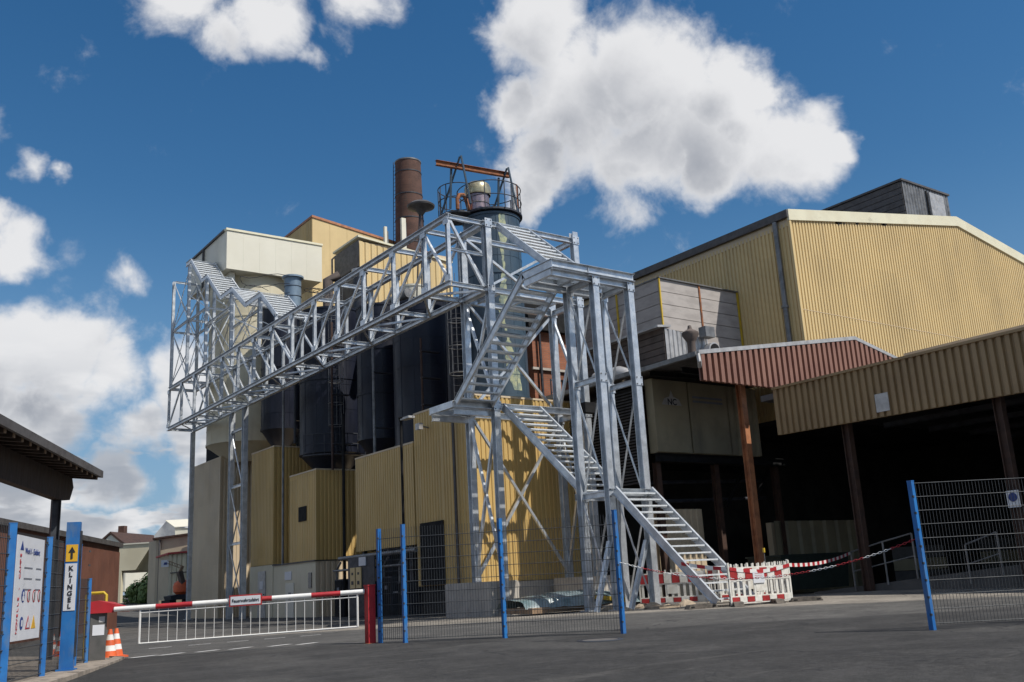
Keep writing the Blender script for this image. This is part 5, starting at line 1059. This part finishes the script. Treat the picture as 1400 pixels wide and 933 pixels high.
# kerb island
kb = thing('kerb', 'raised kerb stones along the left fence', 'kerb', (3.9, 17.5, .62)); del kb['category']; del kb['label']; kb['kind'] = 'structure'; kb['label'] = 'raised edge of the left hand island'
KP = [(1.9, 12.2), (2.7, 14.1), (3.75, 16.35), (4.55, 18.1), (4.95, 19.2), (4.90, 20.2)]
tot = 0
for (xa, ya), (xb, yb_) in zip(KP, KP[1:]):
    a = Vector((xa, ya, 0)); b = Vector((xb, yb_, 0)); n_ = max(1, round((b-a).length/.9)); d_ = (b-a)/n_; nr = Vector((d_.y, -d_.x, 0)).normalized()
    for k in range(n_):
        p = a+d_*k; q = a+d_*(k+.985); j = random.uniform(-.006, .006)
        MB().prism([p-nr*.16+zz*.5, p+zz*.5, p+zz*(.685+j), p-nr*.16+zz*(.70+j)], q-p).build('kerb_stone', 'kerb', kb)
MB().prism([(x-.14, y+.03, .5) for x, y in KP]+[(3.6, 24, .5), (-2, 24, .5), (-6, 12, .5)], (0, 0, .175)).build('island', 'kerb', None, kind='structure')

# ------------------------------------------------------------------ timber shelter at the left edge
ws = thing('timber_shelter', 'dark timber shelter roof on a steel post at the left edge', 'shelter', (3.4, 19.5, .6))
uS = Vector((.42, .907, 0)).normalized(); vS = Vector((-.907, .42, 0)); E1 = Vector((4.88, 21.2, 4.18))
S = lambda a, b, z=0: E1-uS*a+vS*b+zz*z
MB().prism([S(0, 0), S(13, 0), S(13, 0, .14), S(0, 0, .14)], vS*.06).build('fascia', 'roof_edge', ws)
MB().prism([S(0, .06, .10), S(13, .06, .10), S(13, 3.6, .45), S(0, 3.6, .45)], zz*.03).build('roof_deck', 'wood_dk', ws)
MB().prism([S(-.02, 0, .0), S(-.02, 3.6, .35), S(-.02, 3.6, .5), S(-.02, 0, .14)], uS*.04).build('verge_board', 'roof_edge', ws)
for k in range(29):
    a = .12+k*.43; rt_ = MB().prism([S(a, .08, -.06), S(a, 3.5, .28), S(a, 3.5, .40), S(a, .08, .09)], -uS*.09).build('rafter', 'wood_dk', ws)
    MB().prism([S(a, .065, -.055), S(a, .078, -.055), S(a, .078, .05), S(a, .065, .05)], -uS*.09).build('rafter_end', 'wood_end', rt_)
for b_ in (.55, 3.0):
    zt0 = -.06+b_*.1
    MB().prism([S(.15, b_, zt0), S(.0, b_, zt0-.18), S(.25, b_, zt0-.46), S(.8, b_, zt0-.52), S(13, b_, zt0-.52), S(13, b_, zt0)], vS*.16).build('main_beam', 'wood_dk', ws)
for a in (.95, 6.5):
    p = S(a, .63); beam('post', 'dark_steel', (p.x, p.y, .5), (p.x, p.y, p.z-.52), .16, .16, ws, up=(1, 0, 0))
    q = S(a, 3.08); beam('post', 'dark_steel', (q.x, q.y, .5), (q.x, q.y, q.z-.3), .16, .16, ws, up=(1, 0, 0))

# ------------------------------------------------------------------ buildings at the far left
def far(name, label, cat='building', loc=(0, 0, 0)): return thing(name, label, cat, loc)
bwn = far('brown_building', 'long low red brown boarded building behind the left fence', loc=(12, 48, .6))
e0 = Vector((12.05, 48.4, 0)); uB = Vector((.45, .893, 0)).normalized(); vB = Vector((-.893, .45, 0))
Bp = lambda a, b, z: e0-uB*a+vB*b+zz*z
MB().prism([Bp(0, 0, .3), Bp(42, 0, .3), Bp(42, 0, 4.25), Bp(0, 0, 4.25)], vB*9).build('wall', 'brown_wall', bwn)
for k in range(44): a = k*.95; MB().prism([Bp(a, -.03, .45), Bp(a+.93, -.03, .45), Bp(a+.93, -.03, 4.0), Bp(a, -.03, 4.0)], vB*.03).build('wall_board', 'brown_wall', bwn)
MB().prism([Bp(-.1, -.15, 4.22), Bp(42, -.15, 4.22), Bp(42, -.15, 4.42), Bp(-.1, -.15, 4.42)], vB*10).build('roof', 'roof_edge', bwn)
for a in (8, 17, 26): dd_ = MB().prism([Bp(a, -.06, .5), Bp(a+3, -.06, .5), Bp(a+3, -.06, 3.3), Bp(a, -.06, 3.3)], vB*.03).build('door', 'wood_dk', bwn)
fc = far('cream_building', 'cream rendered building with a blue door and dark doorway at the far left', loc=(23, 90, 2))
def wallpx(par, name, mm, P4, ex): return MB().prism(P4, ex).build(name, mm, par)
dF = Vector((.72, -.69, 0)).normalized(); nF = Vector((-.69, -.72, 0)).normalized(); c0 = Vector((22.4, 98.2, 0))
FP = lambda a, b, z: c0+dF*a-nF*b+zz*z
wallpx(fc, 'upper_wall', 'far_cream', [FP(-.8, 0, 4.7), FP(4.0, 0, 4.7), FP(5.6, 0, 7.05), FP(-.8, 0, 7.05)], -nF*8)
wallpx(fc, 'lower_wall', 'far_cream', [FP(-.8, 0, 1.4), FP(2.6, 0, 1.4), FP(2.6, 0, 4.7), FP(-.8, 0, 4.7)], -nF*.4)
wallpx(fc, 'blue_door', 'blue', [FP(.6, -.05, 2.4), FP(1.25, -.05, 2.4), FP(1.25, -.05, 4.5), FP(.6, -.05, 4.5)], -nF*.04)
wallpx(fc, 'dark_doorway', 'black', [FP(1.5, -.05, 2.4), FP(2.1, -.05, 2.4), FP(2.1, -.05, 4.5), FP(1.5, -.05, 4.5)], -nF*.04)
wallpx(fc, 'roof_edge', 'white_panel', [FP(-.9, -.1, 7.05), FP(5.7, -.1, 7.05), FP(5.7, -.1, 7.17), FP(-.9, -.1, 7.17)], -nF*8.2)
hs2 = far('house', 'small white gabled house with a red brown roof and chimney in the distance', loc=(24, 105, 3))
hb = Vector((26.6, 112.5, 0)); Hp = lambda a, b, z: hb+dF*a-nF*b+zz*z
wallpx(hs2, 'gable_wall', 'white_panel', [Hp(-1.4, 0, 3), Hp(2.4, 0, 3), Hp(2.4, 0, 7.6), Hp(.5, 0, 9.1), Hp(-1.4, 0, 7.6)], -nF*9)
wallpx(hs2, 'roof', 'dark_brown', [Hp(-1.7, -.15, 7.4), Hp(.5, -.15, 9.15), Hp(.5, -.15, 9.4), Hp(-1.9, -.15, 7.55)], -nF*9.4); wallpx(hs2, 'roof', 'dark_brown', [Hp(2.7, -.15, 7.4), Hp(.5, -.15, 9.15), Hp(.5, -.15, 9.4), Hp(2.9, -.15, 7.55)], -nF*9.4)
wallpx(hs2, 'chimney', 'chimney', [Hp(-.4, 3, 8.4), Hp(.3, 3, 8.4), Hp(.3, 3, 10.2), Hp(-.4, 3, 10.2)], -nF*.7)
ft_ = far('tan_building', 'ochre grey rendered building with dark rain pipe and red roof edge at far left', loc=(25, 87, 1.5))
MB().prism([(24.85, 87.6, 1), (31, 81.6, 1), (31, 81.6, 7.5), (24.85, 87.6, 6.95)], (3, 8, 0)).build('wall', 'far_tan', ft_)
MB().prism([(24.85, 87.6, 1), (24.85, 87.6, 6.9), (24.92, 90.0, 6.9), (24.92, 90.0, 1)], (.3, .1, 0)).build('side_wall', 'far_tan', ft_)
MB().prism([(24.5, 87.5, 6.95), (31.2, 81.2, 7.55), (31.2, 81.2, 7.72), (24.5, 87.5, 7.1)], (3.2, 8.4, 0)).build('roof', 'dark_brown', ft_)
MB().prism([(27.0, 85.0, 7.25), (29.5, 82.8, 7.5), (29.5, 82.8, 7.62), (27.0, 85.0, 7.37)], (-.1, -.15, 0)).build('red_roof_edge', 'red_dk', ft_)
tube('rain_pipe', 'roof_edge', [(25.05, 87.2, 1.5), (25.05, 87.2, 6.9)], .09, ft_); tube('rain_pipe', 'roof_edge', [(27.6, 84.7, 5.2), (27.6, 84.7, 7.4)], .09, ft_)
w_ = MB().prism([(25.35, 86.98, 4.4), (25.7, 86.65, 4.4), (25.7, 86.65, 5.5), (25.35, 86.98, 5.5)], (-.03, -.03, 0)).build('window', 'glass', ft_); MB().prism([(25.7, 86.6, 4.35), (25.95, 86.36, 4.35), (25.95, 86.36, 5.55), (25.7, 86.6, 5.55)], (-.03, -.03, 0)).build('window_frame', 'far_cream', w_)
wg = far('grey_gable_building', 'pale grey gabled sheet building with a bright roof above the ochre one', loc=(28, 98, 2))
MB().prism([(28.2, 100.2, 2), (29.5, 97.8, 2), (29.5, 97.8, 8.7), (28.97, 99.0, 9.4), (28.2, 100.2, 8.15)], (4, 1.5, 0)).build('gable_wall', 'far_grey', wg)
MB().prism([(28.9, 99.0, 9.46), (29.4, 97.6, 8.7), (33.6, 95.2, 8.8), (33.1, 96.6, 9.5)], (0, 0, .07)).build('roof', 'white_panel', wg); MB().prism([(29.5, 97.7, 6), (33.6, 95.4, 6), (33.6, 95.4, 8.65), (29.5, 97.7, 8.65)], (.05, .3, 0)).build('side_wall', 'white_panel', wg)
ws2 = far('ribbed_shed', 'small shed with pale ribbed sunlit front and a white sign beside the digger', loc=(25, 83, 2))
corr('ribbed_front', 'far_cream', (24.7, 83.1), (28.7, 80.1), 1.8, 5.45, .4, .06, ws2, zt2=5.6); MB().prism([(24.7, 83.15, 1.8), (28.7, 80.15, 1.8), (28.7, 80.15, 5.5), (24.7, 83.15, 5.4)], (.6, .8, 0)).build('core_wall', 'far_cream', ws2)
MB().prism([(24.7, 83.1, 1.8), (24.5, 85.4, 1.8), (24.5, 85.4, 5.3), (24.7, 83.1, 5.4)], (.1, .05, 0)).build('side_wall', 'far_tan', ws2); MB().prism([(24.3, 85.6, 5.3), (24.5, 82.9, 5.45), (28.8, 79.7, 5.65), (28.8, 79.7, 5.78), (24.5, 82.9, 5.6), (24.3, 85.6, 5.42)], (.3, .6, 0)).build('roof', 'red_dk', ws2)
MB().prism([(24.78, 83.0, 3.9), (28.7, 80.06, 3.95), (28.7, 80.06, 4.03), (24.78, 83.0, 3.98)], (-.05, -.07, 0)).build('girt', 'roof_edge', ws2)
wsn = MB().prism([(24.1, 83.3, 4.45), (24.6, 82.9, 4.45), (24.6, 82.9, 5.0), (24.1, 83.3, 5.0)], (-.02, -.03, 0)).build('sign_plate', 'sign', ws2); MB().prism([(24.25, 83.14, 4.62), (24.48, 82.96, 4.62), (24.48, 82.96, 4.82), (24.3, 83.1, 4.82)], (-.02, -.03, 0)).build('print', 'ink_blue', wsn)
ex = thing('excavator', 'small orange and dark digger with a folded yellow arm behind the end column', 'excavator', (24.3, 78.9, 2))
gz = Hh(24.3, 79)
for x_ in (23.3, 24.9): MB().prism([(x_, 78.0, gz), (x_+.5, 78.0, gz), (x_+.5, 78.0, gz+.55), (x_, 78.0, gz+.55)], (0, 2.2, 0)).build('track', 'black', ex)
MB().prism([(23.5, 78.2, gz+.55), (25.3, 78.2, gz+.55), (25.45, 78.2, gz+.9), (24.0, 78.2, gz+.95), (23.4, 78.2, gz+.85)], (0, 1.8, 0)).build('chassis', 'dark_steel', ex)
MB().lathe((24.6, 79.0), [(.001, gz+.9), (.45, gz+.92), (.72, gz+1.15), (.76, gz+1.55), (.66, gz+1.85), (.35, gz+2.02), (.001, gz+2.05)], 20).build('hood', 'orange', ex, smooth=True)
MB().beam((24.4, 78.5, gz+1.8), (24.1, 78.4, gz+2.7), .34, .36, 'B').build('boom', 'duct_brown', ex); MB().beam((24.1, 78.4, gz+2.6), (24.35, 78.4, gz+3.1), .2, .2, 'B').build('boom', 'wood_end', ex)
lat = MB()
for o_ in (0, .22): lat.beam((24.4, 78.4, gz+2.85+o_), (23.3, 78.9, gz+3.35+o_), .05, .05, 'B')
for k in range(6): t_ = k/6; lat.beam((24.4-1.1*t_, 78.4+.5*t_, gz+2.85+.5*t_), (24.4-1.1*(t_+.08), 78.4+.5*t_, gz+3.07+.5*(t_+.08)), .03, .03, 'B')
lat.build('lattice_arm', 'wood_end', ex)

# shrubs beside the cream building
random.seed(21)
def shrub(label, cx, cy, cz, R, n_=900):
    r = thing('shrub', label, 'shrub', (cx, cy, cz), 'shrubs by the cream building'); mb = MB()
    lumps = [(random.uniform(-.6, .6)*R, random.uniform(-.5, .5)*R, random.uniform(.2, 1.1)*R, random.uniform(.35, .6)*R) for _ in range(9)]
    for _ in range(n_):
        lx, ly, lz, lr = random.choice(lumps); d_ = Vector((random.gauss(0, 1), random.gauss(0, 1), random.gauss(0, 1))).normalized(); p = Vector((cx+lx, cy+ly, cz+lz))+d_*lr*random.uniform(.7, 1.05)
        t_ = Vector((random.gauss(0, 1), random.gauss(0, 1), random.gauss(0, 1))).normalized(); w_ = d_.cross(t_).normalized()*.11; h_ = (t_-d_*t_.dot(d_)).normalized()*.16
        mb.add([p-h_, p+w_, p+h_, p-w_], [(0, 1, 2, 3)])
    mb.build('foliage', 'leaf', r); tube('stem', 'wood_dk', [(cx, cy, cz-.3), (cx+.1, cy, cz+R*.6)], .06, r, 6)
shrub('low dark green shrub at the foot of the cream building', 24.9, 93.4, 1.7, 1.1); shrub('taller green shrub leaning against the ochre building', 25.4, 91.8, 1.8, 1.2); shrub('green bush in the gap behind the shrubs', 26.8, 95.5, 2.4, 1.5)
